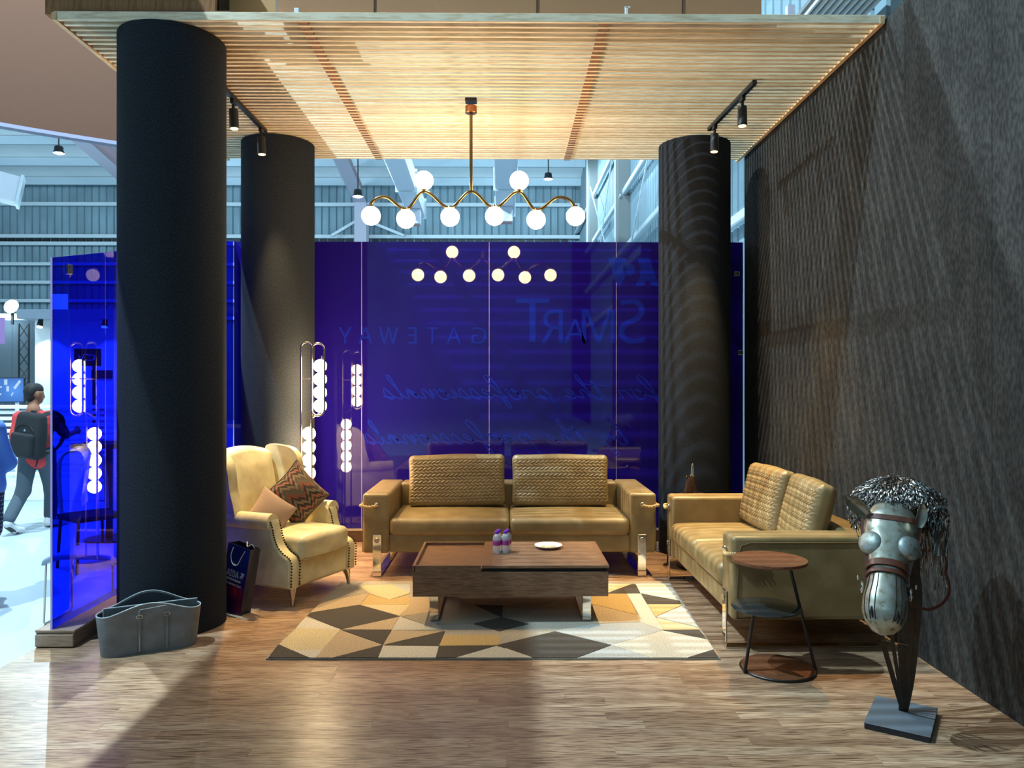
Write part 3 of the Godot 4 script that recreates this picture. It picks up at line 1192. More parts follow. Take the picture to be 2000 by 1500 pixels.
func film_lettering() -> void:
	var t := thing("window_lettering", "faint blue mirrored lettering across the back wall of blue glass", "lettering", Vector3.ZERO)
	film_text(t, "letter", "S", Vector2(1.262, 2.17), Vector2(0.26, 0.44))
	film_text(t, "letter", "M", Vector2(0.93, 2.12), Vector2(0.33, 0.33))
	film_text(t, "letter", "A", Vector2(0.70, 2.075), Vector2(0.22, 0.24))
	film_text(t, "letter", "R", Vector2(0.47, 2.12), Vector2(0.22, 0.33))
	film_text(t, "letter", "T", Vector2(0.28, 2.18), Vector2(0.33, 0.43))
	var gx := [-0.25, -0.50, -0.71, -0.91, -1.14, -1.37, -1.57]
	for i in 7:
		film_text(t, "letter", "GATEWAY"[i], Vector2(gx[i], 2.03), Vector2([0.15, 0.14, 0.11, 0.09, 0.19, 0.14, 0.13][i], 0.16))
	film_script(t, "script_line", "for the professionals", 1.56, -1.18, 1.40, 0.135)
	film_script(t, "script_line", "\"by the professionals", 1.36, -1.36, 0.955, 0.135)
	# the big mark at the top right: a triangle with a round head and the letter beside it
	var z := -7.5985
	var b := MB.new()
	b.xf = Transform3D(Basis.IDENTITY, V(0, 0, z))
	b.prism(poly2([Vector2(1.02, 2.80), Vector2(1.20, 2.80), Vector2(1.22, 2.66), Vector2(1.15, 2.52), Vector2(1.12, 2.52)]), 0.001)
	b.cyl(V(1.235, 2.685, -0.0005), V(1.235, 2.685, 0.0005), 0.06, -1, 24)
	part("logo_arrow", b, M.film_letter, t)
	b = MB.new()
	b.xf = Transform3D(Basis.IDENTITY, V(0, 0, z))
	b.prism(poly2([Vector2(1.31, 2.80), Vector2(1.44, 2.80), Vector2(1.53, 2.52), Vector2(1.46, 2.52), Vector2(1.44, 2.57), Vector2(1.40, 2.57), Vector2(1.385, 2.52), Vector2(1.29, 2.52), Vector2(1.34, 2.60), Vector2(1.35, 2.70)]), 0.001)
	part("logo_letter", b, M.film_letter, t)
const RUG_PATCHES := {
	"dark": [
		"-1290,893 -1302,612 -1062,836 -1057,895",
		"-1289,32 -1281,-12 -976,-197 -665,72 -988,336",
		"-977,352 -677,351 -687,612",
		"-674,629 -341,382 -352,640",
		"-986,877 -688,629 -680,895 -980,892",
		"-351,653 -25,648 -296,884 -354,898",
		"-12,636 344,391 653,642 387,888 371,914 262,913",
		"1026,879 1237,726 1228,910 1217,927 1021,913",
		"1022,372 1245,364 1247,543",
		"1035,-464 1268,-276 1260,-196 1028,-193",
		"791,-486 1009,-735 1038,-735 1026,-477",
		"-167,231 11,95 184,234 -1,374",
		"-312,-205 19,-171 10,84",
	],
	"yellow": [
		"-1298,602 -1276,312 -1114,323 -995,347 -1024,706 -1201,704",
		"-1070,-699 -835,-738 -665,-496 -791,-327 -952,-483",
		"-968,-197 -633,-199 -660,57",
		"1027,113 1252,340 1247,359 1022,364",
		"768,-493 799,-730 1002,-735 785,-486",
	],
	"cream": [
		"-1278,305 -1283,77 -995,338",
		"-1295,613 -1200,708 -1023,710 -1033,862 -1061,832",
		"-659,83 -374,349 -671,351",
		"-677,641 -357,653 -357,898 -676,895",
		"-290,884 -24,660 78,717 233,904 -289,899",
		"664,640 1015,381 1244,550 1240,718 1026,875 922,912 879,874",
		"1040,-735 1293,-740 1273,-288 1033,-474",
		"932,-465 1024,-464 1018,367 911,212",
	],
	"tan": [
		"-988,357 -692,623 -984,874 -1031,862",
		"-1281,-20 -1272,-273 -960,-499 -978,-206",
		"-646,-371 -514,-370 -480,-26 -647,65",
		"-980,334 -666,83 -677,341",
		"-670,360 -346,372 -681,619",
		"614,-194 679,-160 922,69 905,199 606,239",
	],
	"grey": [
		"-1271,-287 -1263,-600 -1076,-682 -965,-506",
		"-641,78 -480,-20 -431,290",
		"25,-189 366,-252 25,84",
		"-392,-369 -324,-396 4,95 -168,222 -401,239",
	],
	"light": [
		"-836,-745 -695,-743 -666,-509",
		"659,653 875,878 921,920 378,914",
		"1033,97 1265,-149 1253,303",
		"345,379 613,247 903,211 1009,374 662,632",
	],
	"ochre": [
		"-954,-467 -794,-318 -658,-433 -630,-208 -969,-203",
		"-338,458 -5,461 -4,636 -350,640",
		"1026,-187 1271,-184 1032,81",
		"626,-364 764,-460 927,-458 923,53 680,-172 616,-209",
	],
}

func make_furniture_materials() -> void:
	var pores := ntex(noise(0.22, 3, 51, FastNoiseLite.TYPE_CELLULAR), [], 512)
	var wear := ntex(noise(0.015, 3, 53), [[0.2, Color(0.9, 0.88, 0.85)], [0.8, Color.WHITE]], 256)
	tri(mat("leather_mustard", c8(146, 126, 86), 0.40), wear, V(1.2, 1.2, 1.2))
	tri(mat("leather_cream", c8(226, 214, 168), 0.36), wear, V(1.2, 1.2, 1.2))
	tri(mat("leather_grey", c8(120, 124, 128), 0.6), wear, V(2, 2, 2), false, pores, 0.02)
	tri(mat("leather_brown", c8(96, 54, 38), 0.42), wear, V(4, 4, 4), false, pores, 0.01)
	mat("leather_edge", c8(186, 196, 198), 0.6)
	mat("leather_inside", c8(34, 40, 50), 0.8)
	mat("bag_brown", c8(58, 38, 28), 0.35)
	mat("rope", c8(190, 160, 112), 0.8)
	mat("nail_bronze", c8(70, 48, 30), 0.35, 0.9)
	mat("seam", c8(116, 90, 50), 0.6)
	mat("seam_cream", c8(176, 156, 104), 0.6)
	var cloth := ntex(noise(0.2, 2, 57), [[0.3, Color(0.82, 0.82, 0.82)], [0.7, Color.WHITE]], 256)
	tri(mat("pillow_beige", c8(176, 148, 126), 0.9), cloth, V(3, 3, 3))
	mat("pillow_piping", c8(44, 34, 30), 0.8)
	var pilebump := ntex(noise(0.25, 2, 59), [], 512)
	var pile := {"dark": c8(82, 72, 60), "tan": c8(206, 178, 140), "cream": c8(226, 216, 194), "yellow": c8(228, 206, 158), "grey": c8(176, 162, 140), "light": c8(204, 202, 194), "ochre": c8(218, 182, 118), "base": c8(190, 178, 158)}
	for k in pile:
		var m := tri(mat("pile_" + k, pile[k], 0.97), cloth, V(2, 2, 2), true, pilebump, 0.4)
		m.rim_enabled = true
		m.rim = 0.25
	# chevron cloth
	var im := Image.create(256, 256, false, Image.FORMAT_RGB8)
	var bands := [c8(62, 54, 46), c8(150, 82, 62), c8(112, 100, 80), c8(104, 92, 72), c8(150, 126, 98), c8(70, 62, 52), c8(166, 104, 80), c8(54, 48, 42), c8(128, 112, 88)]
	for y in 256:
		for x in 256:
			var zig := absf(fposmod(x / 64.0, 1.0) - 0.5) * 2.0
			var zz := zig * 40.0 + (10.0 if fposmod(x / 32.0, 1.0) < 0.5 else 0.0)
			var k := int(floor((y + zz) / 15.0)) % 9
			var c: Color = bands[k]
			var j := 0.86 + 0.14 * fposmod(sin(x * 12.9898 + y * 78.233) * 43758.5, 1.0)
			im.set_pixel(x, y, Color(c.r * j, c.g * j, c.b * j))
	var chev := mat("pillow_chevron", Color.WHITE, 0.92)
	chev.albedo_texture = ImageTexture.create_from_image(im)
	# gift bag print: blue fading to red glow
	im = Image.create(128, 256, false, Image.FORMAT_RGB8)
	for y in 256:
		for x in 128:
			var v := y / 255.0
			var u := x / 127.0
			var c := Color(0.06, 0.15, 0.56).lerp(Color(0.20, 0.10, 0.30), smoothstep(0.4, 0.75, v))
			var hot := exp(-pow((u - 0.66) / 0.30, 2.0) - pow((v - 0.66) / 0.10, 2.0)) + 0.5 * exp(-pow((u - 0.85) / 0.2, 2.0) - pow((v - 0.9) / 0.12, 2.0))
			var st := 0.75 + 0.25 * sin(u * 40.0 + sin(u * 13.0) * 3.0)
			c = c.lerp(Color(0.86, 0.16, 0.24), clampf(hot * st, 0, 1))
			c = c.lerp(Color(0.03, 0.20, 0.5), 0.6 * exp(-pow((u - 0.6) / 0.3, 2.0) - pow((v - 0.22) / 0.14, 2.0)))
			im.set_pixel(x, y, c)
	var bag := mat("bag_print", Color.WHITE, 0.3)
	bag.albedo_texture = ImageTexture.create_from_image(im)
	mat("bag_side", c8(30, 36, 52), 0.35)
	mat("bag_ink", c8(190, 198, 226), 0.5)
	mat("cord_white", c8(232, 232, 236), 0.7)
	# bottles
	var pet := mat("bottle_clear", Color(0.95, 0.97, 1.0, 0.18), 0.05)
	pet.transparency = BaseMaterial3D.TRANSPARENCY_ALPHA
	var wat := mat("bottle_water", Color(0.96, 0.98, 1.0, 0.0), 0.0)
	wat.refraction_enabled = true
	wat.refraction_scale = 0.033
	mat("cap_purple", c8(108, 40, 168), 0.4)
	mat("label_purple", c8(150, 48, 132), 0.4)
	mat("porcelain", c8(240, 236, 228), 0.2)
	mat("biscuit", c8(214, 176, 118), 0.85)
	# horse
	var dents := ntex(noise(0.012, 1, 61, FastNoiseLite.TYPE_CELLULAR), [], 512)
	var tarn := ntex(noise(0.03, 4, 63), [[0.1, Color(0.66, 0.58, 0.48)], [0.36, Color(0.90, 0.88, 0.84)], [0.9, Color.WHITE]], 512)
	tri(mat("horse_metal", c8(176, 178, 168), 0.36, 0.85), tarn, V(1.6, 1.6, 1.6), false, dents, 0.45)
	tri(mat("eye_metal", c8(166, 180, 180), 0.5, 0.7), tarn, V(2, 2, 2), false, dents, 0.3)
	tri(mat("neck_metal", c8(66, 54, 44), 0.5, 0.6), tarn, V(4, 4, 4))
	mat("mane_metal", c8(158, 154, 148), 0.22, 1.0)
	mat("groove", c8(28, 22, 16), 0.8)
	mat("base_slate", c8(104, 112, 120), 0.22)
	mat("base_edge", c8(24, 26, 34), 0.5)
	var smoke := mat("shelf_glass", c8(44, 48, 48), 0.05)
	smoke.metallic_specular = 0.7
	# people
	mat("skin_brown", c8(150, 104, 80), 0.6).metallic_specular = 0.3
	mat("skin_light", c8(186, 148, 128), 0.6)
	mat("shirt_red", c8(206, 62, 62), 0.9)
	mat("trousers_grey", c8(76, 88, 98), 0.9)
	mat("shirt_blue", c8(92, 134, 196), 0.9)
	mat("hair_black", c8(22, 20, 20), 0.7)
	mat("shoe_white", c8(214, 214, 212), 0.7)
	mat("shoe_beige", c8(190, 174, 150), 0.7)
	mat("sole_dark", c8(60, 58, 56), 0.8)
	im = Image.create(128, 128, false, Image.FORMAT_RGB8)
	im.fill(c8(26, 30, 58))
	for i in 4:
		for j in 4:
			var cx := 16 + i * 32 + (16 if j % 2 else 0)
			for dy in range(-5, 6):
				for dx in range(-5, 6):
					if dx * dx + dy * dy <= 22:
						im.set_pixel((cx + dx) % 128, (16 + j * 32 + dy) % 128, c8(226, 230, 240))
	var dots := mat("polka_cloth", Color.WHITE, 0.9)
	tri(dots, ImageTexture.create_from_image(im), V(9, 9, 9))

# ---------------------------------------------------------------- sofas
func quilted(w: float, h: float) -> ArrayMesh:
	# origin at the middle of the lower edge, front towards +z
	var b := MB.new()
	var d := 0.15
	var hx := w * 0.5
	var hy := h * 0.5
	var row := 0.0285
	var f := func(v: Vector3) -> Vector3:
		var ex := v.x / hx
		var ey := v.y / hy
		var m := maxf(0.0, 1.0 - ex * ex) * maxf(0.0, 1.0 - ey * ey)
		var swell := 0.62 + 0.55 * pow(m, 0.35)
		var o := V(v.x * (1.0 - 0.02 * (1.0 - ey * ey)), v.y + 0.004 * cos(ex * 4.0) * ey, v.z * swell)
		if v.z > 0.03:
			var mask: float = clampf((1.0 - absf(ex)) * 14.0, 0, 1) * clampf((1.0 - absf(ey)) * 9.0, 0, 1)
			var ry := (v.y + hy) / row
			var k := floorf(ry)
			var q := (ry - k) * 2.0 - 1.0
			var side := 1.0 if fposmod(k, 2.0) < 0.5 else -1.0
			var u := v.x / 0.040 + side * q * 0.42 + (0.5 if side < 0 else 0.0)
			var fr := u - floorf(u)
			var leaf := pow(sin(PI * fr), 0.6) * pow(maxf(0.0, 1.0 - q * q), 0.4)
			o.z += mask * (0.0085 * leaf - 0.004)
		return o
	b.soft_cells(V(0, hy, 0), V(w, h, d), 0.05, Vector3i(int(w / 0.0056), int(h / 0.0041), 1), f, 4)
	return b.mesh()

func twisted_rope(pts: Array, r: float) -> MB:
	var b := MB.new()
	var path := spline(pts, 14)
	var fr := MB.frames(path, false)
	for s in 2:
		var l := []
		for i in path.size():
			var a := i * 0.55 + s * PI
			l.append(path[i] + (fr[i].x * cos(a) + fr[i].y * sin(a)) * r * 0.55)
		b.tube(l, r * 0.62, 6)
	return b

func sofa(called: String, label: String, w: float, at: Vector3, turn: float, cushions: int) -> Node3D:
	var t := thing(called, label, "sofa", at, turn)
	var hw := w * 0.5
	var aw := 0.215
	var lm: Material = M.leather_mustard
	var b: MB
	for s in [-1.0, 1.0]:
		b = MB.new()
		b.soft(V(s * (hw - aw * 0.5), 0.428, 0), V(aw, 0.485, 0.93), 0.028, 5, null, 3)
		var arm := part("armrest", b, lm, t)
		b = MB.new()
		var x: float = s * (hw + 0.0015)
		var loop := []
		for q in [[0.44, 0.20], [-0.44, 0.20], [-0.44, 0.60], [-0.41, 0.635], [0.36, 0.635], [0.41, 0.62], [0.425, 0.58]]:
			loop.append(V(x, q[1], q[0]))
		b.tube(loop, 0.004, 6, true)
		part("piping", b, M.seam, arm)
	b = MB.new()
	b.soft(V(0, 0.265, 0.0), V(w - 2 * aw + 0.02, 0.15, 0.90), 0.02, 4, null, 2)
	part("base", b, lm, t)
	b = MB.new()
	b.soft(V(0, 0.44, -0.355), V(w - 2 * aw + 0.01, 0.46, 0.21), 0.03, 5, null, 3)
	part("backrest", b, lm, t)
	var n := 2
	var cw := (w - 2 * aw) / n
	for i in n:
		b = MB.new()
		var cx := -hw + aw + cw * (i + 0.5)
		var f := func(v: Vector3) -> Vector3:
			var ex: float = v.x / (cw * 0.5)
			var ez: float = v.z / 0.36
			if v.y > 0:
				v.y += 0.014 * (1.0 - ex * ex) * (1.0 - ez * ez) - 0.003 * absf(sin(v.x * 34.0)) * clampf(ez * 3.0 - 1.8, 0, 1)
			v.z += 0.012 * (1.0 - pow(v.y / 0.075, 2.0)) * (1.0 if v.z > 0.3 else 0.0)
			return v
		b.soft(V(cx, 0.398, 0.11), V(cw - 0.003, 0.15, 0.72), 0.042, 12, f, 4)
		part("seat_cushion", b, lm, t)
	# flat chrome runners
	for s in [-1.0, 1.0]:
		var x: float = s * (hw - 0.118)
		b = MB.new()
		b.box(V(x, 0.172, 0.474), V(0.068, 0.335, 0.010), 0.003)
		b.box(V(x, 0.006, 0.02), V(0.068, 0.010, 0.91), 0.003)
		b.box(V(x, 0.172, -0.462), V(0.068, 0.335, 0.010), 0.003)
		var leg := part("leg", b, M.chrome, t)
		b = MB.new()
		b.cyl(V(x, 0.295, 0.479), V(x, 0.295, 0.487), 0.022, -1, 20, 0.003)
		part("bolt", b, M.steel_brushed, leg)
		# rope round the outer corner of the arm
		var xr: float = s * (hw - 0.115)
		var xo: float = s * hw
		b = twisted_rope([V(xr, 0.575, 0.480), V(s * (hw - 0.06), 0.562, 0.486), V(xo, 0.572, 0.480), V(s * (hw + 0.016), 0.572, 0.455), V(s * (hw + 0.014), 0.566, 0.40), V(s * (hw + 0.012), 0.573, 0.335)], 0.012)
		var rp := part("rope", b, M.rope, t)
		b = MB.new()
		b.cyl(V(xr, 0.578, 0.462), V(xr, 0.578, 0.484), 0.020, -1, 20, 0.004)
		part("button", b, M.steel_brushed, rp)
		b = MB.new()
		b.cyl(V(s * (hw - 0.002), 0.576, 0.33), V(s * (hw + 0.018), 0.576, 0.33), 0.020, -1, 20, 0.004)
		part("button", b, M.steel_brushed, rp)
	return t

func sofas() -> void:
	var at := V(0.043, 0, -6.655)
	sofa("sofa", "long mustard leather sofa against the blue glass wall", 2.366, at, 0.0, 2)
	sofa("sofa", "shorter mustard leather sofa along the black wall, facing left", 1.79, V(1.775, 0, -5.305), -PI / 2, 2)
	var cm := quilted(0.85, 0.455)
	var back := -0.15
	var o := part("quilted_cushion", cm, M.leather_mustard)
	o.transform = Transform3D(Basis(Vector3.RIGHT, back).rotated(Vector3.BACK, 0.018), at + V(-0.455, 0.478, -0.08))
	tag(o, "left of the two plaited mustard cushions on the long sofa", "cushion", "plaited leather cushions")
	var o2: MeshInstance3D = o.duplicate()
	o2.name = numbered("quilted_cushion")
	add_child(o2, true)
	o2.transform = Transform3D(Basis(Vector3.RIGHT, back).rotated(Vector3.BACK, -0.004), at + V(0.445, 0.478, -0.075))
	tag(o2, "right of the two plaited mustard cushions on the long sofa", "cushion", "plaited leather cushions")
	cm = quilted(0.66, 0.47)
	o = part("quilted_cushion", cm, M.leather_mustard)
	var yaw := Basis(Vector3.UP, -PI / 2)
	o.transform = Transform3D(Basis(Vector3.UP, 0.05) * yaw * Basis(Vector3.RIGHT, -0.22), V(1.90, 0.478, -5.70))
	tag(o, "plaited mustard cushion on the short sofa, the one by the far arm", "cushion", "plaited leather cushions")
	o2 = o.duplicate()
	o2.name = numbered("quilted_cushion")
	add_child(o2, true)
	o2.transform = Transform3D(Basis(Vector3.UP, -0.10) * yaw * Basis(Vector3.RIGHT, -0.25), V(1.905, 0.478, -5.01))
	tag(o2, "plaited mustard cushion on the short sofa, the one by the horse head", "cushion", "plaited leather cushions")

# ---------------------------------------------------------------- wing chair
func wing_chair() -> void:
	var t := thing("wing_chair", "cream leather wing chair with nail-head trim beside the blue gift bag", "armchair", V(-1.68, 0, -5.815), deg_to_rad(64.8))
	var lm: Material = M.leather_cream
	var b := MB.new()
	b.soft(V(0, 0.225, 0.02), V(0.60, 0.21, 0.74), 0.03, 4, null, 2)
	part("base", b, lm, t)
	b = MB.new()
	var f := func(v: Vector3) -> Vector3:
		var ex := v.x / 0.28
		var ez := v.z / 0.36
		if v.y > 0:
			v.y += 0.035 * maxf(0, 1.0 - ex * ex) * maxf(0, 1.0 - ez * ez)
		if v.z > 0.2:
			v.z += 0.02 * maxf(0, 1.0 - ex * ex)
		return v
	b.soft(V(0, 0.385, 0.075), V(0.545, 0.17, 0.70), 0.045, 10, f, 4)
	part("seat_cushion", b, lm, t)
	b = MB.new()
	b.tube([V(-0.27, 0.315, 0.426), V(0, 0.315, 0.437), V(0.27, 0.315, 0.426)], 0.005, 6)
	part("piping", b, M.seam_cream, t)
	# arms: side outline in (z, y)
	for s in [-1.0, 1.0]:
		var out := [Vector2(-0.34, 0.13), Vector2(0.40, 0.13), Vector2(0.405, 0.30), Vector2(0.385, 0.345), Vector2(0.33, 0.375), Vector2(0.285, 0.42), Vector2(0.255, 0.48), Vector2(0.24, 0.545), Vector2(0.225, 0.59), Vector2(0.19, 0.612), Vector2(-0.20, 0.612), Vector2(-0.36, 0.60)]
		var ol := spline(out.slice(2, 10), 4)
		var poly := [out[0], out[1]]
		poly.append_array(ol)
		poly.append_array([out[10], out[11]])
		b = MB.new()
		b.xf = Transform3D(Basis(V(0, 0, 1), V(0, 1, 0), V(-1, 0, 0)), V(s * 0.325, 0, 0))
		b.prism(poly2(poly), 0.105, 0.016, 0.45)
		var arm := part("armrest", b, lm, t)
		# rolled top, leaning outwards
		b = MB.new()
		var roll := []
		for k in 9:
			roll.append(V(s * (0.335 + 0.012 * sin(k * 0.35)), 0.578, -0.36 + k * 0.0725))
		b.sweep(roll, MB.circle(0.062, 16))
		part("arm_roll", b, lm, arm)
		# nail heads down both edges of the front
		b = MB.new()
		var line := spline([V(0, 0.60, 0.215), V(0, 0.545, 0.242), V(0, 0.48, 0.258), V(0, 0.42, 0.288), V(0, 0.375, 0.335), V(0, 0.345, 0.39), V(0, 0.30, 0.412), V(0, 0.22, 0.410), V(0, 0.145, 0.408)], 12)
		var acc := 0.0
		for i in range(1, line.size()):
			acc += line[i].distance_to(line[i - 1])
			if acc >= 0.0165:
				acc = 0.0
				for e in [-0.043, 0.043]:
					b.ball(line[i] + V(s * 0.325 + e, 0.0, 0.0), 0.0068, 6)
		stuff(part("nail_heads", b, M.nail_bronze, arm))
	# back and wings
	b = MB.new()
	var fb := func(v: Vector3) -> Vector3:
		var ex := v.x / 0.30
		var ey := v.y / 0.36
		v.z -= 0.10 * (ey + 1.0) * 0.5
		if v.z > -0.02:
			v.z += 0.035 * maxf(0, 1.0 - ex * ex) * maxf(0, 1.0 - ey * ey)
		v.y -= 0.05 * ex * ex * (ey + 1.0) * 0.5
		v.x *= 1.0 - 0.06 * maxf(0.0, ey)
		return v
	b.soft(V(0, 0.72, -0.305), V(0.60, 0.70, 0.14), 0.055, 10, fb, 4)
	part("backrest", b, lm, t)
	for s in [-1.0, 1.0]:
		var w := spline([Vector2(-0.40, 0.56), Vector2(-0.10, 0.565), Vector2(-0.055, 0.60), Vector2(-0.075, 0.70), Vector2(-0.105, 0.80), Vector2(-0.115, 0.90), Vector2(-0.14, 0.98), Vector2(-0.20, 1.035), Vector2(-0.30, 1.055), Vector2(-0.42, 1.05), Vector2(-0.44, 0.90), Vector2(-0.42, 0.70)], 3, true)
		b = MB.new()
		b.xf = Transform3D(Basis(V(0, 0, 1), V(0, 1, 0), V(-1, 0, 0)).rotated(V(0, 1, 0), s * 0.16).rotated(V(0, 0, 1), -s * 0.05), V(s * 0.345, 0, -0.01))
		b.prism(poly2(w), 0.075, 0.026, 0.7)
		part("wing", b, lm, t)
	# legs with bright feet
	for q in [[-0.30, 0.36, 1.0], [0.30, 0.36, 1.0], [-0.28, -0.33, -1.0], [0.28, -0.33, -1.0]]:
		b = MB.new()
		var pts := [V(q[0], 0.15, q[1]), V(q[0] * 1.03, 0.10, q[1] + 0.012 * q[2]), V(q[0] * 1.05, 0.05, q[1] + 0.018 * q[2]), V(q[0] * 1.06, 0.004, q[1] + 0.02 * q[2])]
		b.tube(spline(pts, 4), 0.034, 10, false, PackedFloat32Array([1, 0.96, 0.9, 0.8, 0.7, 0.62, 0.55, 0.5, 0.45, 0.42, 0.4, 0.4, 0.42]))
		part("leg", b, M.steel_brushed, t)

func pillow(called: String, size: float, thick: float, m: Material, tr: Transform3D, piped: bool, label: String) -> void:
	var b := MB.new()
	var n := 18
	var h := size * 0.5
	var front := []
	var backs := []
	for i in n + 1:
		var r0 := []
		var r1 := []
		for j in n + 1:
			var u := -1.0 + 2.0 * j / n
			var v := -1.0 + 2.0 * i / n
			u = sin(u * PI * 0.5)
			v = sin(v * PI * 0.5)
			var x := h * u * (1.0 - 0.10 * (1.0 - v * v))
			var y := h * v * (1.0 - 0.10 * (1.0 - u * u))
			var z := thick * 0.5 * pow(maxf(0.0, (1.0 - u * u) * (1.0 - v * v)), 0.42)
			z *= 1.0 + 0.07 * sin(u * 5.0 + v * 3.0)
			r0.append(V(x, y, z))
			r1.append(V(x, y, -z))
		front.append(r0)
		r1.reverse()
		backs.append(r1)
	b.loft(front)
	b.loft(backs)
	var o: Node3D
	if piped:
		o = thing(called, label, "pillow", Vector3.ZERO)
		part("cover", b, m, o)
		b = MB.new()
		var loop := []
		for k in 4:
			for i in 10:
				var u := -1.0 + 2.0 * i / 10.0
				var p := V(h * u, -h * (1.0 - 0.10 * (1.0 - u * u)), 0)
				loop.append(p.rotated(Vector3.BACK, k * PI / 2))
		b.tube(loop, 0.005, 6, true)
		part("piping", b, M.pillow_piping, o)
	else:
		o = tag(part(called, b, m), label, "pillow")
	o.transform = tr

func pillows() -> void:
	var face := Basis.looking_at(-V(0.62, 0.22, 0.75), Vector3.UP)
	pillow("pillow", 0.385, 0.15, M.pillow_chevron, Transform3D(face * Basis(Vector3.BACK, 0.70), V(-1.585, 0.70, -5.90)), true, "zigzag patterned pillow standing on its corner in the cream wing chair")
	face = Basis.looking_at(-V(0.60, 0.40, 0.70), Vector3.UP)
	pillow("pillow", 0.30, 0.14, M.pillow_beige, Transform3D(face * Basis(Vector3.BACK, -0.72), V(-1.715, 0.60, -5.67)), false, "small plain beige pillow leaning on the wing chair's near arm")

# ---------------------------------------------------------------- coffee table, rug, side tables
func coffee_table() -> void:
	var t := thing("coffee_table", "low walnut coffee table with sliding top and chrome legs on the rug", "coffee table", V(0.04, 0.016, -5.307))
	var hw := 0.63
	var hd := 0.375
	var top := 0.37
	var b := MB.new()
	# case: a tray on the left, closed on the right
	b.box(V(0, 0.249, 0), V(hw * 2 - 0.004, 0.158, hd * 2 - 0.004), 0.002)
	var case := part("case", b, M.walnut, t)
	b = MB.new()
	b.box(V(-hw + 0.009, 0.348, 0), V(0.018, 0.044, hd * 2), 0.0015)
	b.box(V(-hw + 0.225, 0.348, -hd + 0.009), V(0.43, 0.044, 0.018), 0.0015)
	b.box(V(-hw + 0.225, 0.348, hd - 0.009), V(0.43, 0.044, 0.018), 0.0015)
	part("tray_rim", b, M.walnut, case)
	b = MB.new()
	b.box(V(-hw + 0.2325, 0.338, 0), V(0.43, 0.017, hd * 2 - 0.038), 0.001)
	part("tray_floor", b, M.walnut, case)
	b = MB.new()
	b.box(V(hw - 0.405, top - 0.009, 0), V(0.818, 0.018, hd * 2 + 0.004), 0.0015)
	part("sliding_top", b, M.walnut, t)
	b = MB.new()
	b.box(V(hw - 0.405, 0.339, 0.0), V(0.80, 0.024, hd * 2 - 0.06))
	part("slide_rail", b, M.black_paint, t)
	for x in [-0.495, 0.495]:
		b = MB.new()
		b.box(V(x, 0.088, 0.318), V(0.056, 0.166, 0.009), 0.002)
		b.box(V(x, 0.0055, 0), V(0.056, 0.009, 0.645), 0.002)
		b.box(V(x, 0.088, -0.318), V(0.056, 0.166, 0.009), 0.002)
		part("leg", b, M.chrome, t)

func rug() -> void:
	var t := thing("rug", "rug of dark, cream, ochre and grey triangles under the coffee table", "rug", V(-0.03, 0, -5.16))
	var quad := poly2([Vector2(-1.31, 0.827), Vector2(1.243, 0.853), Vector2(1.316, -0.828), Vector2(-1.238, -0.854)])
	var b := MB.new()
	b.xf = Transform3D(Basis(V(1, 0, 0), V(0, 0, 1), V(0, -1, 0)), V(0, 0.006, 0))
	b.prism(quad, 0.0115, 0.003)
	part("ground_weave", b, M.pile_base, t)
	var k := 0
	for tone in RUG_PATCHES:
		for s in RUG_PATCHES[tone]:
			var pts := PackedVector2Array()
			for w in s.split(" "):
				var xy: PackedStringArray = w.split(",")
				pts.append(Vector2(float(xy[0]), float(xy[1])) * 0.001)
			pts = Geometry2D.offset_polygon(pts, 0.0025, Geometry2D.JOIN_MITER)[0]
			for piece in Geometry2D.intersect_polygons(pts, quad):
				if piece.size() < 3:
					continue
				b = MB.new()
				b.xf = Transform3D(Basis(V(1, 0, 0), V(0, 0, 1), V(0, -1, 0)), V(0, 0.0128 + 0.00004 * (k % 9), 0))
				b.prism(piece, 0.004, 0.0003)
				part("patch", b, M["pile_" + tone], t)
				k += 1

func side_table(label: String, at: Vector3, turn: float) -> Node3D:
	var t := thing("side_table", label, "side table", at, turn)
	var b := MB.new()
	b.lathe([Vector2(0, 0), Vector2(0.198, 0), Vector2(0.200, 0.003), Vector2(0.200, 0.010), Vector2(0.197, 0.013), Vector2(0, 0.013)], 56)
	part("base", b, M.black_paint, t)
	b = MB.new()
	b.lathe([Vector2(0, 0.013), Vector2(0.193, 0.013), Vector2(0.192, 0.0165), Vector2(0, 0.0165)], 56)
	part("base_veneer", b, M.round_walnut, t)
	b = MB.new()
	b.xf.origin = V(-0.045, 0.585, 0.0)
	b.lathe([Vector2(0, 0), Vector2(0.196, 0), Vector2(0.198, 0.004), Vector2(0.197, 0.016), Vector2(0, 0.016)], 56)
	part("top", b, M.round_walnut, t)
	b = MB.new()
	b.xf.origin = V(-0.072, 0.338, 0.02)
	b.lathe([Vector2(0, 0), Vector2(0.178, 0), Vector2(0.182, 0.003), Vector2(0.182, 0.008), Vector2(0.178, 0.010), Vector2(0, 0.010)], 56)
	part("shelf", b, M.shelf_glass, t)
	b = MB.new()
	b.tube([V(0.196, 0.004, 0.03), V(0.05, 0.585, 0.03)], 0.0085, 10)
	part("leg", b, M.black_paint, t)
	b = MB.new()
	b.tube([V(-0.198, 0.004, 0.06), V(-0.152, 0.338, 0.075)], 0.0085, 10)
	part("leg", b, M.black_paint, t)
	return t

# ---------------------------------------------------------------- lamps of the lounge
func px_x(px: float) -> float:
	return (px - 1000.0) / 1502.0 * 5.98 + 0.0597

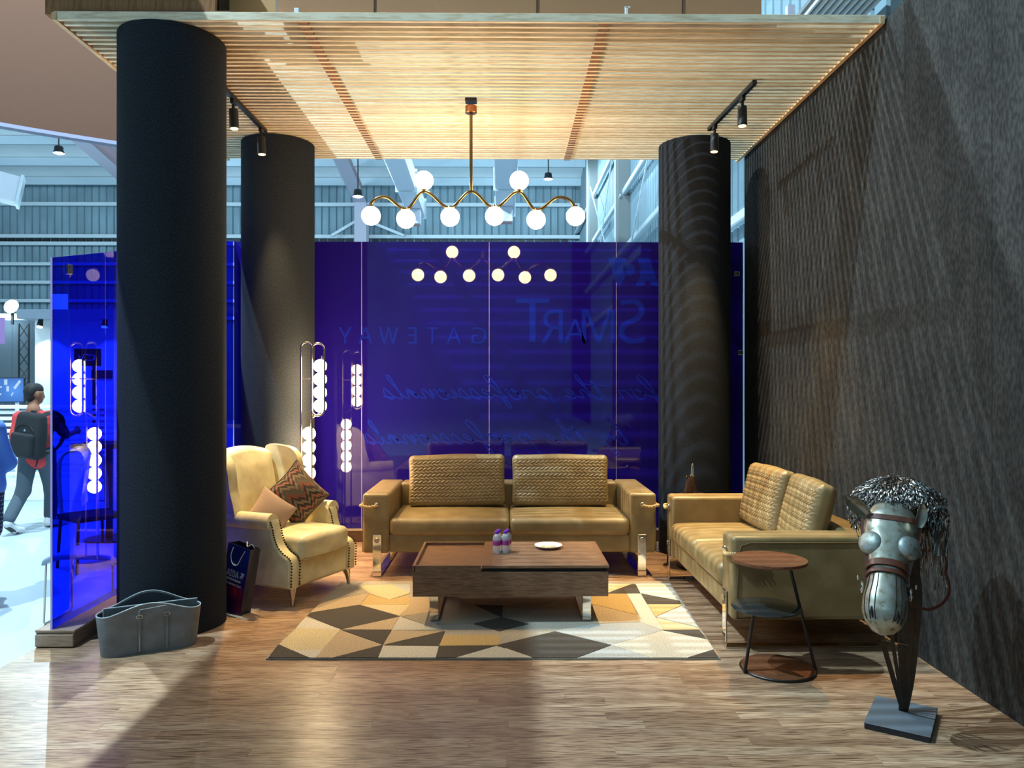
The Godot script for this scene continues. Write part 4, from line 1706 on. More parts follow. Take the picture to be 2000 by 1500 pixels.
func chandelier() -> void:
	var z := -5.98
	var t := thing("chandelier", "wavy brass chandelier with eight glowing globes under the slat ceiling", "chandelier", V(-0.259, 3.0, z))
	var o := t.position
	var P := func(px: float, py: float) -> Vector3: return V(px_x(px), 1.55 + (750.0 - py) / 1502.0 * 5.98, z) - o
	var b := MB.new()
	var way := []
	# a smooth wave: crests and troughs in turn, the ends turned down
	var turns := [Vector2(723, 408), Vector2(750, 385), Vector2(793, 409), Vector2(828, 374), Vector2(878, 406), Vector2(920, 374), Vector2(965, 406), Vector2(1013, 374), Vector2(1048, 410), Vector2(1093, 385), Vector2(1122, 407)]
	for i in turns.size() - 1:
		for k in 12:
			var u := k / 12.0
			var x: float = lerpf(turns[i].x, turns[i + 1].x, u)
			var v := 0.5 - 0.5 * cos(PI * u)
			if i == 0:
				v = sqrt(1.0 - (1.0 - u) * (1.0 - u))
			elif i == turns.size() - 2:
				v = 1.0 - sqrt(1.0 - u * u)
			way.append(P.call(x, lerpf(turns[i].y, turns[i + 1].y, v)))
	way.append(P.call(turns[-1].x, turns[-1].y))
	b.tube(way, 0.0125, 10)
	part("branch", b, M.brass, t)
	b = MB.new()
	b.cyl(P.call(920, 374), P.call(920, 213), 0.0125, -1, 14)
	part("rod", b, M.brass, t)
	b = MB.new()
	var c: Vector3 = P.call(920, 213)
	b.cyl(c + V(0, -0.035, 0), c + V(0, 0.022, 0), 0.046, 0.046, 28, 0.004)
	part("canopy", b, M.copper_canopy, t)
	b = MB.new()
	b.box(V(c.x, CEIL - o.y - 0.014, 0), V(0.09, 0.024, 0.09), 0.003)
	part("mounting_plate", b, M.dark_metal, t)
	for q in [[725, 422, 1], [793, 428, 1], [879, 424, 1], [966, 422, 1], [1047, 429, 1], [1124, 422, 1], [828, 353, -1], [1014, 353, -1]]:
		var g: Vector3 = P.call(q[0], q[1])
		b = MB.new()
		b.ball(g, 0.0735, 32)
		var gl := part("globe", b, M.globe_warm, t)
		b = MB.new()
		b.cyl(g + V(0, 0.066 * q[2], 0), g + V(0, 0.086 * q[2], 0), 0.024, 0.014, 16)
		part("globe_cap", b, M.brass, gl)
		omni(g + o, WARM, 0.14, 0.04, "globe_light")

func floor_lamp() -> void:
	var at := V(-1.70, 0, -6.80)
	var t := thing("floor_lamp", "tall brass floor lamp with two columns of glowing globes behind the wing chair", "floor lamp", at)
	var b := MB.new()
	b.lathe([Vector2(0, 0), Vector2(0.15, 0), Vector2(0.152, 0.012), Vector2(0.03, 0.02), Vector2(0.014, 0.03), Vector2(0, 0.03)], 40)
	part("base", b, M.brass, t)
	var loop := func(cx: float, cz: float, r: float, top: float, low: float, closed: bool) -> MB:
		var m := MB.new()
		var pts := []
		pts.append(V(cx - r, low, cz))
		pts.append(V(cx - r, top - r, cz))
		for k in range(1, 10):
			var a := PI - PI * k / 10.0
			pts.append(V(cx + r * cos(a), top - r + r * sin(a), cz))
		pts.append(V(cx + r, top - r, cz))
		pts.append(V(cx + r, low, cz))
		if closed:
			for k in range(1, 10):
				var a := -PI * k / 10.0
				pts.append(V(cx + r * cos(a), low + r * sin(a), cz))
		m.tube(pts, 0.0085, 10, closed)
		return m
	part("loop", loop.call(-0.030, 0.06, 0.048, 1.915, 0.02, false), M.steel_brushed, t)
	part("loop", loop.call(0.080, 0.10, 0.056, 1.905, 1.33, true), M.steel_brushed, t)
	b = MB.new()
	b.cyl(V(-0.078, 1.595, 0.06), V(0.136, 1.595, 0.10), 0.006, -1, 10)
	part("crossbar", b, M.steel_brushed, t)
	b = MB.new()
	b.cyl(V(-0.023, 0.02, -0.066), V(-0.023, 1.25, -0.066), 0.007, -1, 10)
	b.cyl(V(0.085, 1.30, -0.026), V(0.085, 1.80, -0.026), 0.007, -1, 10)
	b.cyl(V(-0.023, 1.24, -0.066), V(0.085, 1.31, -0.026), 0.007, -1, 10)
	part("back_rod", b, M.steel_brushed, t)
	for k in 9:
		var p := V(-0.023, 1.112 - 0.1165 * k, 0.0) if k < 5 else V(0.085, 1.708 - 0.1165 * (k - 5), 0.04)
		b = MB.new()
		b.ball(p, 0.0575, 28)
		part("globe", b, M.globe_lamp, t)
		omni(at + p, WARM, 0.14, 0.04, "globe_light")

func track_lights() -> void:
	var specs := [
		["right", V(1.823, 3.735, -5.58), V(1.767, 3.735, -6.62), [0.24, 0.86], [V(1.62, 0.4, -5.3), V(1.35, 0.0, -6.2)]],
		["left", V(-2.085, 3.735, -5.60), V(-2.075, 3.735, -6.70), [0.30, 0.90], [V(-1.25, 0.0, -5.4), V(-1.5, 0.3, -6.3)]],
	]
	for sp in specs:
		var a: Vector3 = sp[1]
		var e: Vector3 = sp[2]
		var t := thing("track_light", "black ceiling track with two spotlights above the short sofa" if sp[0] == "right" else "black ceiling track with two spotlights behind the front column", "track light", a)
		var b := MB.new()
		b.bar(V(0, 0.012, 0), e - a + V(0, 0.012, 0), 0.034, 0.034, 0.003, Vector3.UP)
		part("rail", b, M.black_paint, t)
		for k in 2:
			var p: Vector3 = (e - a) * float(sp[3][k])
			var aim: Vector3 = sp[4][k]
			b = MB.new()
			b.box(p + V(0, -0.022, 0), V(0.03, 0.035, 0.07), 0.004)
			b.cyl(p + V(0, -0.03, 0), p + V(0, -0.085, 0), 0.010, -1, 12)
			b.box(p + V(0.0, -0.075, 0), V(0.018, 0.06, 0.028), 0.003)
			var hd := part("bracket", b, M.black_paint, t)
			b = MB.new()
			var lean := (aim - (a + p)).normalized().lerp(Vector3.DOWN, 0.72).normalized()
			var c0 := p + V(0, -0.075, 0)
			var c1 := c0 + lean * 0.15
			b.cyl(c0, c1, 0.034, 0.036, 24, 0.004)
			part("spotlight", b, M.dark_metal, t)
			b = MB.new()
			b.cyl(c1 + lean * 0.0005, c1 + lean * 0.003, 0.030, 0.028, 20)
			part("lens", b, M.spot_face, t)
			spot(a + c1 + lean * 0.012, aim, Color(1.0, 0.86, 0.62), 12.0 if sp[0] == "right" else 10.0, 27.0, 0.7, 0.03, "track_beam")

func ceiling_lights() -> void:
	chandelier()
	track_lights()

func furniture() -> void:
	rug()
	sofas()
	wing_chair()
	pillows()
	coffee_table()
	side_table("round three-tier side table with walnut top, before the short sofa's near arm", V(1.485, 0, -4.165), 0.0)
	side_table("round walnut side table between the short sofa and the corner column", V(1.665, 0, -6.52), 0.25)
	floor_lamp()

func small_things() -> void:
	bottles()
	plate()
	gift_bag()
	magazine_basket()
	table_bag()
	horse_head()

func bottles() -> void:
	var first: Node3D
	var spots := [[V(-0.052, 0, -5.285), "front left one of the small purple-capped water bottles on the coffee table"], [V(0.008, 0, -5.295), "front right one of the small purple-capped water bottles on the coffee table"], [V(-0.040, 0, -5.345), "rear left one of the small purple-capped water bottles on the coffee table"], [V(0.022, 0, -5.352), "rear right one of the small purple-capped water bottles on the coffee table"]]
	for s in spots:
		var at: Vector3 = s[0] + V(0, 0.387, 0)
		if first:
			dup(first, "water_bottle", s[1], at, 0.7, "small water bottles")
			continue
		var t := thing("water_bottle", s[1], "bottle", at, 0.0, "small water bottles")
		first = t
		var b := MB.new()
		var prof := [Vector2(0, 0.001), Vector2(0.020, 0.0), Vector2(0.027, 0.006), Vector2(0.0285, 0.012), Vector2(0.0275, 0.03), Vector2(0.0285, 0.045), Vector2(0.0275, 0.060), Vector2(0.0275, 0.088), Vector2(0.0285, 0.100), Vector2(0.0265, 0.114), Vector2(0.019, 0.126), Vector2(0.0125, 0.133), Vector2(0.0120, 0.142), Vector2(0, 0.142)]
		b.lathe(prof, 28)
		part("bottle_body", b, M.bottle_clear, t)
		b = MB.new()
		b.lathe([Vector2(0, 0.002), Vector2(0.0195, 0.002), Vector2(0.0262, 0.008), Vector2(0.0268, 0.045), Vector2(0.0262, 0.088), Vector2(0.0268, 0.100), Vector2(0.025, 0.112), Vector2(0, 0.112)], 24)
		part("water", b, M.bottle_water, t)
		b = MB.new()
		b.lathe([Vector2(0.0278, 0.056), Vector2(0.0290, 0.057), Vector2(0.0290, 0.086), Vector2(0.0278, 0.087)], 28)
		part("wrapper", b, M.label_purple, t)
		b = MB.new()
		b.lathe([Vector2(0, 0.134), Vector2(0.0145, 0.134), Vector2(0.0150, 0.136), Vector2(0.0146, 0.150), Vector2(0.013, 0.153), Vector2(0, 0.153)], 24)
		part("cap", b, M.cap_purple, t)

func plate() -> void:
	var at := V(0.312, 0.387, -5.46)
	var b := MB.new()
	b.lathe([Vector2(0, 0.002), Vector2(0.055, 0.0), Vector2(0.060, 0.003), Vector2(0.085, 0.012), Vector2(0.099, 0.020), Vector2(0.0985, 0.0225), Vector2(0.083, 0.0155), Vector2(0.058, 0.0075), Vector2(0, 0.006)], 48)
	var o := part("plate", b, M.porcelain)
	o.position = at
	tag(o, "round white plate on the coffee table, right of the bottles", "plate")
	var k := 0
	for q in [[-0.038, 0.012, "left biscuit on the white plate"], [0.03, 0.008, "right biscuit on the white plate"], [-0.002, 0.026, "middle biscuit on the white plate, nearest the front"]]:
		b = MB.new()
		b.lathe([Vector2(0, 0), Vector2(0.017, 0.0), Vector2(0.021, 0.003), Vector2(0.018, 0.008), Vector2(0.008, 0.010), Vector2(0, 0.0105)], 14)
		o = part("biscuit", b, M.biscuit)
		o.position = at + V(q[0], 0.0066, q[1])
		o.scale = V(1.0 + 0.15 * k, 1, 0.85)
		tag(o, q[2], "biscuit", "biscuits on the plate")
		k += 1

func gift_bag() -> void:
	var w := 0.215
	var h := 0.455
	var d := 0.088
	# leaning back and to the right against the wing chair
	var base := V(-1.815, 0.004, -5.285)
	var yaw := Basis(Vector3.UP, deg_to_rad(-30.0))
	var tr := Transform3D(yaw * Basis(Vector3.BACK, -0.155) * Basis(Vector3.RIGHT, -0.06), base)
	var t := thing("gift_bag", "glossy dark blue and red paper gift bag with white cord, leaning on the wing chair", "gift bag", Vector3.ZERO)
	t.transform = tr
	var b := MB.new()
	var hw := w * 0.5
	b.add(PackedVector3Array([V(-hw, 0, d), V(hw, 0, d), V(hw, h, d), V(-hw, 0, d), V(hw, h, d), V(-hw, h, d)]), PackedInt32Array(), PackedVector2Array([Vector2(0, 1), Vector2(1, 1), Vector2(1, 0), Vector2(0, 1), Vector2(1, 0), Vector2(0, 0)]), false)
	b.box(V(0, h * 0.5, d - 0.0012), V(w, h, 0.002))
	part("front_panel", b, M.bag_print, t)
	b = MB.new()
	b.box(V(0, h * 0.5, 0.001), V(w, h, 0.002))
	b.box(V(0, 0.001, d * 0.5), V(w, 0.002, d))
	for s in [-1.0, 1.0]:
		b.bar(V(s * (hw - 0.001), h * 0.5, d - 0.002), V(s * (hw - 0.008), h * 0.5, d * 0.5), h, 0.002, 0.0, Vector3.UP)
		b.bar(V(s * (hw - 0.008), h * 0.5, d * 0.5), V(s * (hw - 0.001), h * 0.5, 0.002), h, 0.002, 0.0, Vector3.UP)
	b = MB.new()
	b.box(V(0, h * 0.5, 0.001), V(w, h, 0.002))
	b.box(V(0, 0.001, d * 0.5), V(w, 0.002, d))
	for s in [-1.0, 1.0]:
		var p := [Vector2(s * (hw - 0.001), 0.002), Vector2(s * (hw - 0.008), d * 0.5), Vector2(s * (hw - 0.001), d - 0.002)]
		for i in 2:
			var a: Vector2 = p[i]
			var e: Vector2 = p[i + 1]
			var nn := (e - a).normalized().orthogonal() * 0.001
			b.xf = Transform3D(Basis(V(1, 0, 0), V(0, 0, 1), V(0, -1, 0)), V(0, h * 0.5, 0))
			b.prism(poly2([a - nn, e - nn, e + nn, a + nn]), h)
			b.xf = Transform3D.IDENTITY
	part("bag_side", b, M.bag_side, t)
	for zz in [d + 0.003, -0.003]:
		b = MB.new()
		b.tube(spline([V(-0.052, h - 0.02, zz - 0.003 * signf(zz)), V(-0.062, h - 0.075, zz), V(-0.035, h - 0.125, zz + 0.004 * signf(zz)), V(0.012, h - 0.125, zz + 0.004 * signf(zz)), V(0.038, h - 0.065, zz), V(0.060, h - 0.02, zz - 0.003 * signf(zz))] if zz > 0 else [V(-0.03, h - 0.02, zz), V(-0.03, h + 0.01, zz), V(0.01, h - 0.008, zz + 0.03), V(0.05, h + 0.014, zz + 0.03), V(0.055, h - 0.02, zz)], 6), 0.0028, 8)
		part("cord", b, M.cord_white, t)
	# print: word, arrow mark, bar and a small line
	var put := func(text: String, cx: float, cy: float, wide: float, tall: float) -> void:
		var tm := mirrored(text, 0.05, true)
		var bb := tm.get_aabb()
		var o := part("lettering", tm, M.bag_ink, t)
		var sx: float = wide / bb.size.x
		var sy: float = tall / bb.size.y
		o.transform = Transform3D(Basis(V(sx, 0, 0), V(0.0, sy, 0), V(0, 0, 0.5)), V(cx - (bb.position.x + bb.size.x * 0.5) * sx, cy - (bb.position.y + bb.size.y * 0.5) * sy, d + 0.0006))
	put.call("AIDA", -0.022, 0.262, 0.118, 0.046)
	b = MB.new()
	b.xf.origin = V(0, 0, d + 0.0006)
	b.prism(poly2([Vector2(0.046, 0.255), Vector2(0.062, 0.272), Vector2(0.052, 0.286), Vector2(0.088, 0.286), Vector2(0.070, 0.240), Vector2(0.068, 0.262), Vector2(0.056, 0.244)]), 0.0008)
	part("logo_arrow", b, M.bag_ink, t)
	b = MB.new()
	b.box(V(-0.012, 0.222, d + 0.0006), V(0.150, 0.014, 0.0008))
	part("bar", b, M.bag_ink, t)
	put.call("Fun Summer Zone", -0.008, 0.193, 0.160, 0.018)

func magazine_basket() -> void:
	var t := thing("magazine_basket", "grey leather magazine basket with wavy rim standing before the front column", "basket", V(-2.075, 0, -4.52), deg_to_rad(26.5))
	var L := 0.20
	var R := 0.082
	# outline: two straight sides and two round ends, as (x, z) on a unit width
	var line: Array[Vector2] = []
	for i in 20:
		line.append(Vector2(L * (-1.0 + 2.0 * i / 20.0), 1.0))
	for i in 14:
		line.append(Vector2(L + R * sin(PI * i / 14.0), cos(PI * i / 14.0)))
	for i in 20:
		line.append(Vector2(L * (1.0 - 2.0 * i / 20.0), -1.0))
	for i in 14:
		line.append(Vector2(-L - R * sin(PI * i / 14.0), -cos(PI * i / 14.0)))
	line.reverse()
	var ring := func(k: float, y_of: bool, inner: float) -> Array:
		# k: 0 at the base, 1 at the rim
		var out := []
		for q in line:
			var x: float = q.x * (0.90 + 0.09 * k)
			var z: float = q.y * R * (0.88 + 0.30 * k)
			x -= inner * clampf(q.x / (L + R) * 1.6, -1, 1)
			z -= inner * clampf(q.y * 1.5, -1, 1)
			var bulge := cos(clampf(q.x / (L + R), -1, 1) * PI)
			var rim := 0.262 + 0.030 * bulge
			if q.y < 0.0:
				rim += 0.014 * (1.0 + bulge) * smoothstep(0.0, 0.8, -q.y)
			out.append(V(x, rim * k if y_of else k, z))
		return out
	var rows := []
	for k in [0.0, 0.02, 0.25, 0.5, 0.75, 0.98, 1.0]:
		rows.append(ring.call(k, true, 0.0))
	var b := MB.new()
	b.loft(rows, true, false, false)
	var inn := []
	for k in [1.0, 0.98, 0.75, 0.5, 0.25, 0.02]:
		inn.append(ring.call(k, true, 0.005))
	var ob := MB.new()
	# outer shell, closed over the rim and down the inside
	var all := rows.duplicate()
	all.append_array(inn)
	ob.loft(all, true, true)
	part("shell", ob, M.leather_grey, t)
	b = MB.new()
	var rimline: Array = ring.call(1.0, true, 0.0025)
	b.tube(rimline, 0.0032, 8, true)
	part("rim_edge", b, M.leather_edge, t)
	b = MB.new()
	var lin := []
	for k in [0.97, 0.6, 0.3, 0.04]:
		lin.append(ring.call(k, true, 0.0058))
	for r in lin:
		r.reverse()
	b.loft(lin, true, false, false)
	part("lining", b, M.leather_inside, t)
	# divider
	b = MB.new()
	b.box(V(0.01, 0.135, -0.012), V(0.50, 0.25, 0.005), 0.001)
	var dv := part("divider", b, M.leather_grey, t)
	b = MB.new()
	b.bar(V(-0.24, 0.262, -0.012), V(0.26, 0.262, -0.012), 0.006, 0.008, 0.001)
	b.bar(V(-0.24, 0.02, -0.012), V(-0.24, 0.262, -0.012), 0.006, 0.008, 0.001)
	part("divider_edge", b, M.leather_edge, dv)
	# pocket seam, straps and buckles on the front
	b = MB.new()
	var fz := 0.100
	b.tube([V(-0.055, 0.02, 0.083), V(-0.058, 0.18, 0.097), V(-0.058, 0.255, 0.1015), V(-0.050, 0.262, 0.102), V(0.085, 0.272, 0.102)], 0.0016, 6)
	part("pocket_seam", b, M.leather_edge, t)
	for x in [-0.055, 0.088]:
		b = MB.new()
		b.bar(V(x, 0.015, 0.0795), V(x, 0.215, 0.1015), 0.014, 0.004, 0.001, Vector3.BACK)
		var st := part("strap", b, M.leather_grey, t)
		b = MB.new()
		for q in [[-0.014, 0], [0.014, 0]]:
			b.box(V(x + q[0], 0.222, 0.105), V(0.004, 0.018, 0.005), 0.001)
		b.box(V(x, 0.230, 0.105), V(0.030, 0.004, 0.005), 0.001)
		b.box(V(x, 0.215, 0.105), V(0.030, 0.004, 0.005), 0.001)
		part("buckle", b, M.steel_brushed, st)

func table_bag() -> void:
	var t := thing("handbag_ornament", "small dark brown bag with gold clasp on the table by the corner column", "handbag", V(1.575, 0.601, -6.50), 0.35)
	var b := MB.new()
	var rows := []
	for q in [[0.0, 0.062, 0.034], [0.012, 0.066, 0.038], [0.06, 0.056, 0.034], [0.11, 0.042, 0.026], [0.145, 0.034, 0.018], [0.16, 0.030, 0.010]]:
		var r := []
		for i in 24:
			var a := TAU * i / 24
			r.append(V(signf(cos(a)) * pow(absf(cos(a)), 0.7) * q[1], q[0], -signf(sin(a)) * pow(absf(sin(a)), 0.7) * q[2]))
		rows.append(r)
	b.loft(rows, true, true)
	part("bag_body", b, M.bag_brown, t)
	b = MB.new()
	b.tube([V(-0.034, 0.160, 0), V(0.034, 0.160, 0)], 0.006, 8)
	b.ball(V(-0.036, 0.164, 0), 0.009, 10)
	b.ball(V(0.036, 0.164, 0), 0.009, 10)
	b.ball(V(0.004, 0.170, 0), 0.008, 10)
	b.tube([V(0.004, 0.165, 0.006), V(0.002, 0.11, 0.030), V(0.0, 0.05, 0.039), V(0.0, 0.012, 0.041)], 0.0035, 8)
	b.cyl(V(0, 0.0, 0.041), V(0, 0.022, 0.041), 0.006, 0.003, 10)
	part("clasp", b, M.brass, t)
	b = MB.new()
	b.tube(spline([V(0.012, 0.162, 0), V(0.014, 0.22, 0.002), V(0.020, 0.262, 0.0), V(0.028, 0.266, -0.004), V(0.032, 0.225, -0.004), V(0.030, 0.162, -0.004)], 5), 0.0055, 8)
	part("handle", b, M.eye_metal, t)
	b = MB.new()
	b.tube(spline([V(-0.034, 0.155, 0.0), V(-0.062, 0.09, 0.02), V(-0.085, 0.03, 0.03), V(-0.092, 0.006, 0.02)], 5), 0.004, 8)
	part("strap", b, M.black_paint, t)
	b = MB.new()
	b.lathe([Vector2(0, 0), Vector2(0.035, 0.0), Vector2(0.055, 0.008), Vector2(0.053, 0.010), Vector2(0.034, 0.003), Vector2(0, 0.003)], 28)
	var o := part("saucer", b, M.porcelain)
	o.position = V(1.70, 0.601, -6.42)
	tag(o, "small white saucer on the table behind the short sofa's far arm", "saucer")

# ---------------------------------------------------------------- horse head
func horse_head() -> void:
	var t := thing("horse_sculpture", "metal horse head sculpture with curly mane and brown bridle on a slate base", "sculpture", V(1.83, 0, -3.52))
	var o := t.position
	var b := MB.new()
	var yaw := Basis(Vector3.UP, deg_to_rad(-34.0))
	b.xf = Transform3D(yaw, V(-0.005, 0, 0.005))
	b.box(V(0, 0.0125, 0), V(0.262, 0.025, 0.352), 0.002)
	part("base", b, M.base_edge, t)
	b = MB.new()
	b.xf = Transform3D(yaw, V(-0.005, 0, 0.005))
	b.box(V(0, 0.0275, 0), V(0.266, 0.005, 0.356), 0.0015)
	part("base_top", b, M.base_slate, t)
	# head frame: along the nose (ax), sideways (sd), outwards from the forehead (nm)
	var poll := V(1.775, 0.985, -3.50) - o
	var muz := V(1.615, 0.505, -3.265) - o
	var ax := (muz - poll).normalized()
	var sd := Vector3.UP.cross(V(-0.42, 0, 0.9)).normalized()
	sd = (sd - ax * sd.dot(ax)).normalized()
	var nm := ax.cross(sd).normalized()
	if nm.z < 0:
		nm = -nm
	var len := poll.distance_to(muz)
	# station (fraction), half width, front depth, back depth
	var secs := [[-0.06, 0.035, 0.02, 0.05], [0.0, 0.080, 0.045, 0.10], [0.10, 0.108, 0.062, 0.125], [0.22, 0.112, 0.066, 0.135], [0.34, 0.100, 0.068, 0.13], [0.46, 0.083, 0.066, 0.10], [0.58, 0.074, 0.064, 0.078], [0.68, 0.080, 0.068, 0.075], [0.78, 0.090, 0.074, 0.08], [0.88, 0.090, 0.070, 0.08], [0.96, 0.074, 0.052, 0.065], [1.02, 0.045, 0.028, 0.04], [1.045, 0.012, 0.006, 0.01]]
	var at := func(fr: float, ang: float, grow: float) -> Vector3:
		var i := 0
		while i < secs.size() - 2 and secs[i + 1][0] < fr:
			i += 1
		var u: float = clampf((fr - secs[i][0]) / (secs[i + 1][0] - secs[i][0]), 0, 1)
		u = u * u * (3.0 - 2.0 * u) * 0.5 + u * 0.5
		var w: float = lerpf(secs[i][1], secs[i + 1][1], u) + grow
		var f: float = lerpf(secs[i][2], secs[i + 1][2], u) + grow
		var k: float = lerpf(secs[i][3], secs[i + 1][3], u) + grow
		var c := cos(ang)
		var s := sin(ang)
		return poll + ax * (fr * len) + sd * (signf(c) * pow(absf(c), 0.85) * w) + nm * (signf(s) * pow(absf(s), 0.85) * (f if s > 0 else k))
	b = MB.new()
	var rows := []
	for i in 46:
		var fr := -0.06 + 1.105 * i / 45.0
		var r := []
		for j in 36:
			r.append(at.call(fr, TAU * j / 36.0, 0.0))
		rows.append(r)
	b.loft(rows, true, true)
	part("head", b, M.horse_metal, t)
	# slits along the muzzle and nostrils
	for q in [0.55, 0.85, 1.15, 1.95, 2.25, 2.6]:
		b = MB.new()
		var l := []
		for k in 9:
			l.append(at.call(0.60 + 0.36 * k / 8.0, q, 0.0005))
		b.tube(l, 0.0022, 6)
		part("slit", b, M.groove, t)
	for q in [1.05, 2.09]:
		b = MB.new()
		b.tube([at.call(0.87, q, 0.0), at.call(0.91, q + 0.03 * signf(q - 1.57), 0.001), at.call(0.95, q, 0.0)], 0.0075, 8, false, PackedFloat32Array([0.4, 1.0, 0.4]))
		part("nostril", b, M.groove, t)
	# domed eye plates
	for q in [0.55, 2.59]:
		b = MB.new()
		var c: Vector3 = at.call(0.345, q, -0.010)
		var out := (c - (poll + ax * (0.345 * len))).normalized()
		out = (out + nm * 0.9).normalized()
		var x := ax.cross(out).normalized()
		b.xf = Transform3D(Basis(x, out, x.cross(out)), c)
		b.lathe([Vector2(0.0, -0.01), Vector2(0.055, -0.01), Vector2(0.055, 0.002), Vector2(0.050, 0.012), Vector2(0.038, 0.021), Vector2(0.020, 0.026), Vector2(0, 0.028)], 28)
		part("eye_plate", b, M.eye_metal, t)
	# ears
	for e in [[V(1.818, 0.92, -3.36), V(1.838, 1.03, -3.36), V(0.25, 0, 0.95), 0.036], [V(1.655, 0.95, -3.48), V(1.545, 1.045, -3.48), V(0.1, -0.4, 0.9), 0.044]]:
		var a: Vector3 = e[0] - o
		var z: Vector3 = e[1] - o
		var up: Vector3 = e[2]
		var d := (z - a)
		var sidew := d.normalized().cross(up).normalized()
		var nn := sidew.cross(d.normalized()).normalized()
		var sheet := []
		for i in 9:
			var u := i / 8.0
			var w: float = e[3] * (0.45 + 1.1 * u) * (1.0 - u * u) if u > 0.0 else float(e[3]) * 0.4
			var r := []
			for j in 7:
				var v := -1.0 + j / 3.0
				r.append(a + d * u + sidew * w * v + nn * (w * 0.75 * v * v - w * 0.3))
			sheet.append(r)
		b = MB.new()
		b.loft(sheet)
		var backs := []
		for r in sheet:
			var rr := []
			for k in range(6, -1, -1):
				rr.append(r[k] - nn * 0.004)
			backs.append(rr)
		b.loft(backs)
		part("ear", b, M.horse_metal, t)
	# bridle
	var flat := PackedVector2Array([Vector2(-0.0025, -0.010), Vector2(0.0025, -0.010), Vector2(0.0025, 0.010), Vector2(-0.0025, 0.010)])
	var strap := func(called: String, fr: float, half: float, grow: float, tilt: float) -> void:
		var l := []
		for k in 37:
			var ang := TAU * k / 36.0
			l.append(at.call(fr + tilt * sin(ang), ang, grow))
		var m := MB.new()
		var sc := half / 0.010
		m.sweep(l.slice(0, 36), PackedVector2Array([Vector2(-0.0025, -half), Vector2(0.0025, -half), Vector2(0.0025, half), Vector2(-0.0025, half)]), true, Vector3.ZERO, PackedFloat32Array(), false)
		part(called, m, M.leather_brown, t)
	strap.call("browband", 0.115, 0.011, 0.004, 0.02)
	strap.call("noseband", 0.535, 0.017, 0.005, -0.03)
	strap.call("noseband", 0.60, 0.010, 0.006, -0.03)
	for q in [0.02, PI - 0.02]:
		var l := []
		for k in 8:
			l.append(at.call(0.12 + 0.52 * k / 7.0, q + 0.15 * sin(k * 0.5) * (1 if q < 1 else -1), 0.006))
		b = MB.new()
		b.sweep(l, PackedVector2Array([Vector2(-0.008, -0.002), Vector2(0.008, -0.002), Vector2(0.008, 0.002), Vector2(-0.008, 0.002)]), false, nm, PackedFloat32Array(), false)
		part("cheek_strap", b, M.leather_brown, t)
		b = MB.new()
		var c: Vector3 = at.call(0.70, q, 0.014)
		var ringp := []
		for k in 24:
			var a := TAU * k / 24.0
			ringp.append(c + ax * cos(a) * 0.026 + nm * sin(a) * 0.024 + sd * 0.004 * sin(a * 2.0))
		b.tube(ringp, 0.0035, 8, true)
		part("bit_ring", b, M.chrome, t)
		b = MB.new()
		c = at.call(0.30, q, 0.010)
		b.xf = Transform3D(Basis(ax, nm, sd), c)
		b.ball(Vector3.ZERO, 0.012, 12, V(1, 1, 0.5))
		b.ball(V(0.35 * len, 0.03, 0), 0.012, 12, V(1, 1, 0.5))
		part("buckle", b, M.chrome, t)
	b = MB.new()
	var rein := []
	for p in [at.call(0.72, 0.05, 0.02) + o, V(1.768, 0.595, -3.31), V(1.833, 0.574, -3.31), V(1.90, 0.590, -3.33), V(1.945, 0.625, -3.35), V(1.965, 0.67, -3.38), V(1.962, 0.705, -3.40), V(1.985, 0.745, -3.43), V(1.99, 0.772, -3.46), V(1.965, 0.785, -3.50), V(1.93, 0.78, -3.54)]:
		rein.append(p - o)
	b.sweep(spline(rein, 5), PackedVector2Array([Vector2(-0.0065, -0.0015), Vector2(0.0065, -0.0015), Vector2(0.0065, 0.0015), Vector2(-0.0065, 0.0015)]), false, V(0.3, 0.2, 1).normalized(), PackedFloat32Array(), false)
	part("rein", b, M.leather_brown, t)
	# neck: curved straps rising from one point
	var foot := V(1.853, 0.03, -3.555) - o
	var ribs := [[V(1.700, 0.40, -3.44), V(1.680, 0.52, -3.42), 0.011], [V(1.735, 0.40, -3.42), V(1.715, 0.53, -3.40), 0.008], [V(1.785, 0.38, -3.44), V(1.760, 0.52, -3.40), 0.009], [V(1.825, 0.36, -3.45), V(1.815, 0.54, -3.42), 0.012], [V(1.860, 0.34, -3.48), V(1.865, 0.56, -3.46), 0.016], [V(1.890, 0.36, -3.53), V(1.910, 0.62, -3.54), 0.020], [V(1.900, 0.40, -3.58), V(1.945, 0.72, -3.62), 0.020], [V(1.875, 0.38, -3.61), V(1.915, 0.72, -3.67), 0.018]]
	for r in ribs:
		b = MB.new()
		var m1: Vector3 = r[0] - o
		var m2: Vector3 = r[1] - o
		var top := m2.lerp(poll + nm * -0.06, 0.55)
		var w: float = r[2]
		b.sweep(spline([foot, foot.lerp(m1, 0.5) + V(0.004, -0.02, 0), m1, m2, top], 5), PackedVector2Array([Vector2(-w, -0.002), Vector2(w, -0.002), Vector2(w, 0.002), Vector2(-w, 0.002)]), false, V(-0.42, 0, 0.9), PackedFloat32Array(), false)
		part("neck_strap", b, M.neck_metal, t)
	b = MB.new()
	b.tube([V(1.70, 0.40, -3.44) - o, V(1.79, 0.385, -3.43) - o, V(1.86, 0.35, -3.48) - o], 0.003, 6)
	part("neck_tie", b, M.steel_brushed, t)
	# mane: twisted metal curls lying over a dome and hanging at its rim
	b = MB.new()
	rng.seed = 41
	var mid := V(1.848, 0.955, -3.60) - o
	var fw := V(-0.42, 0, 0.9)
	var rt := V(0.9, 0, 0.42)
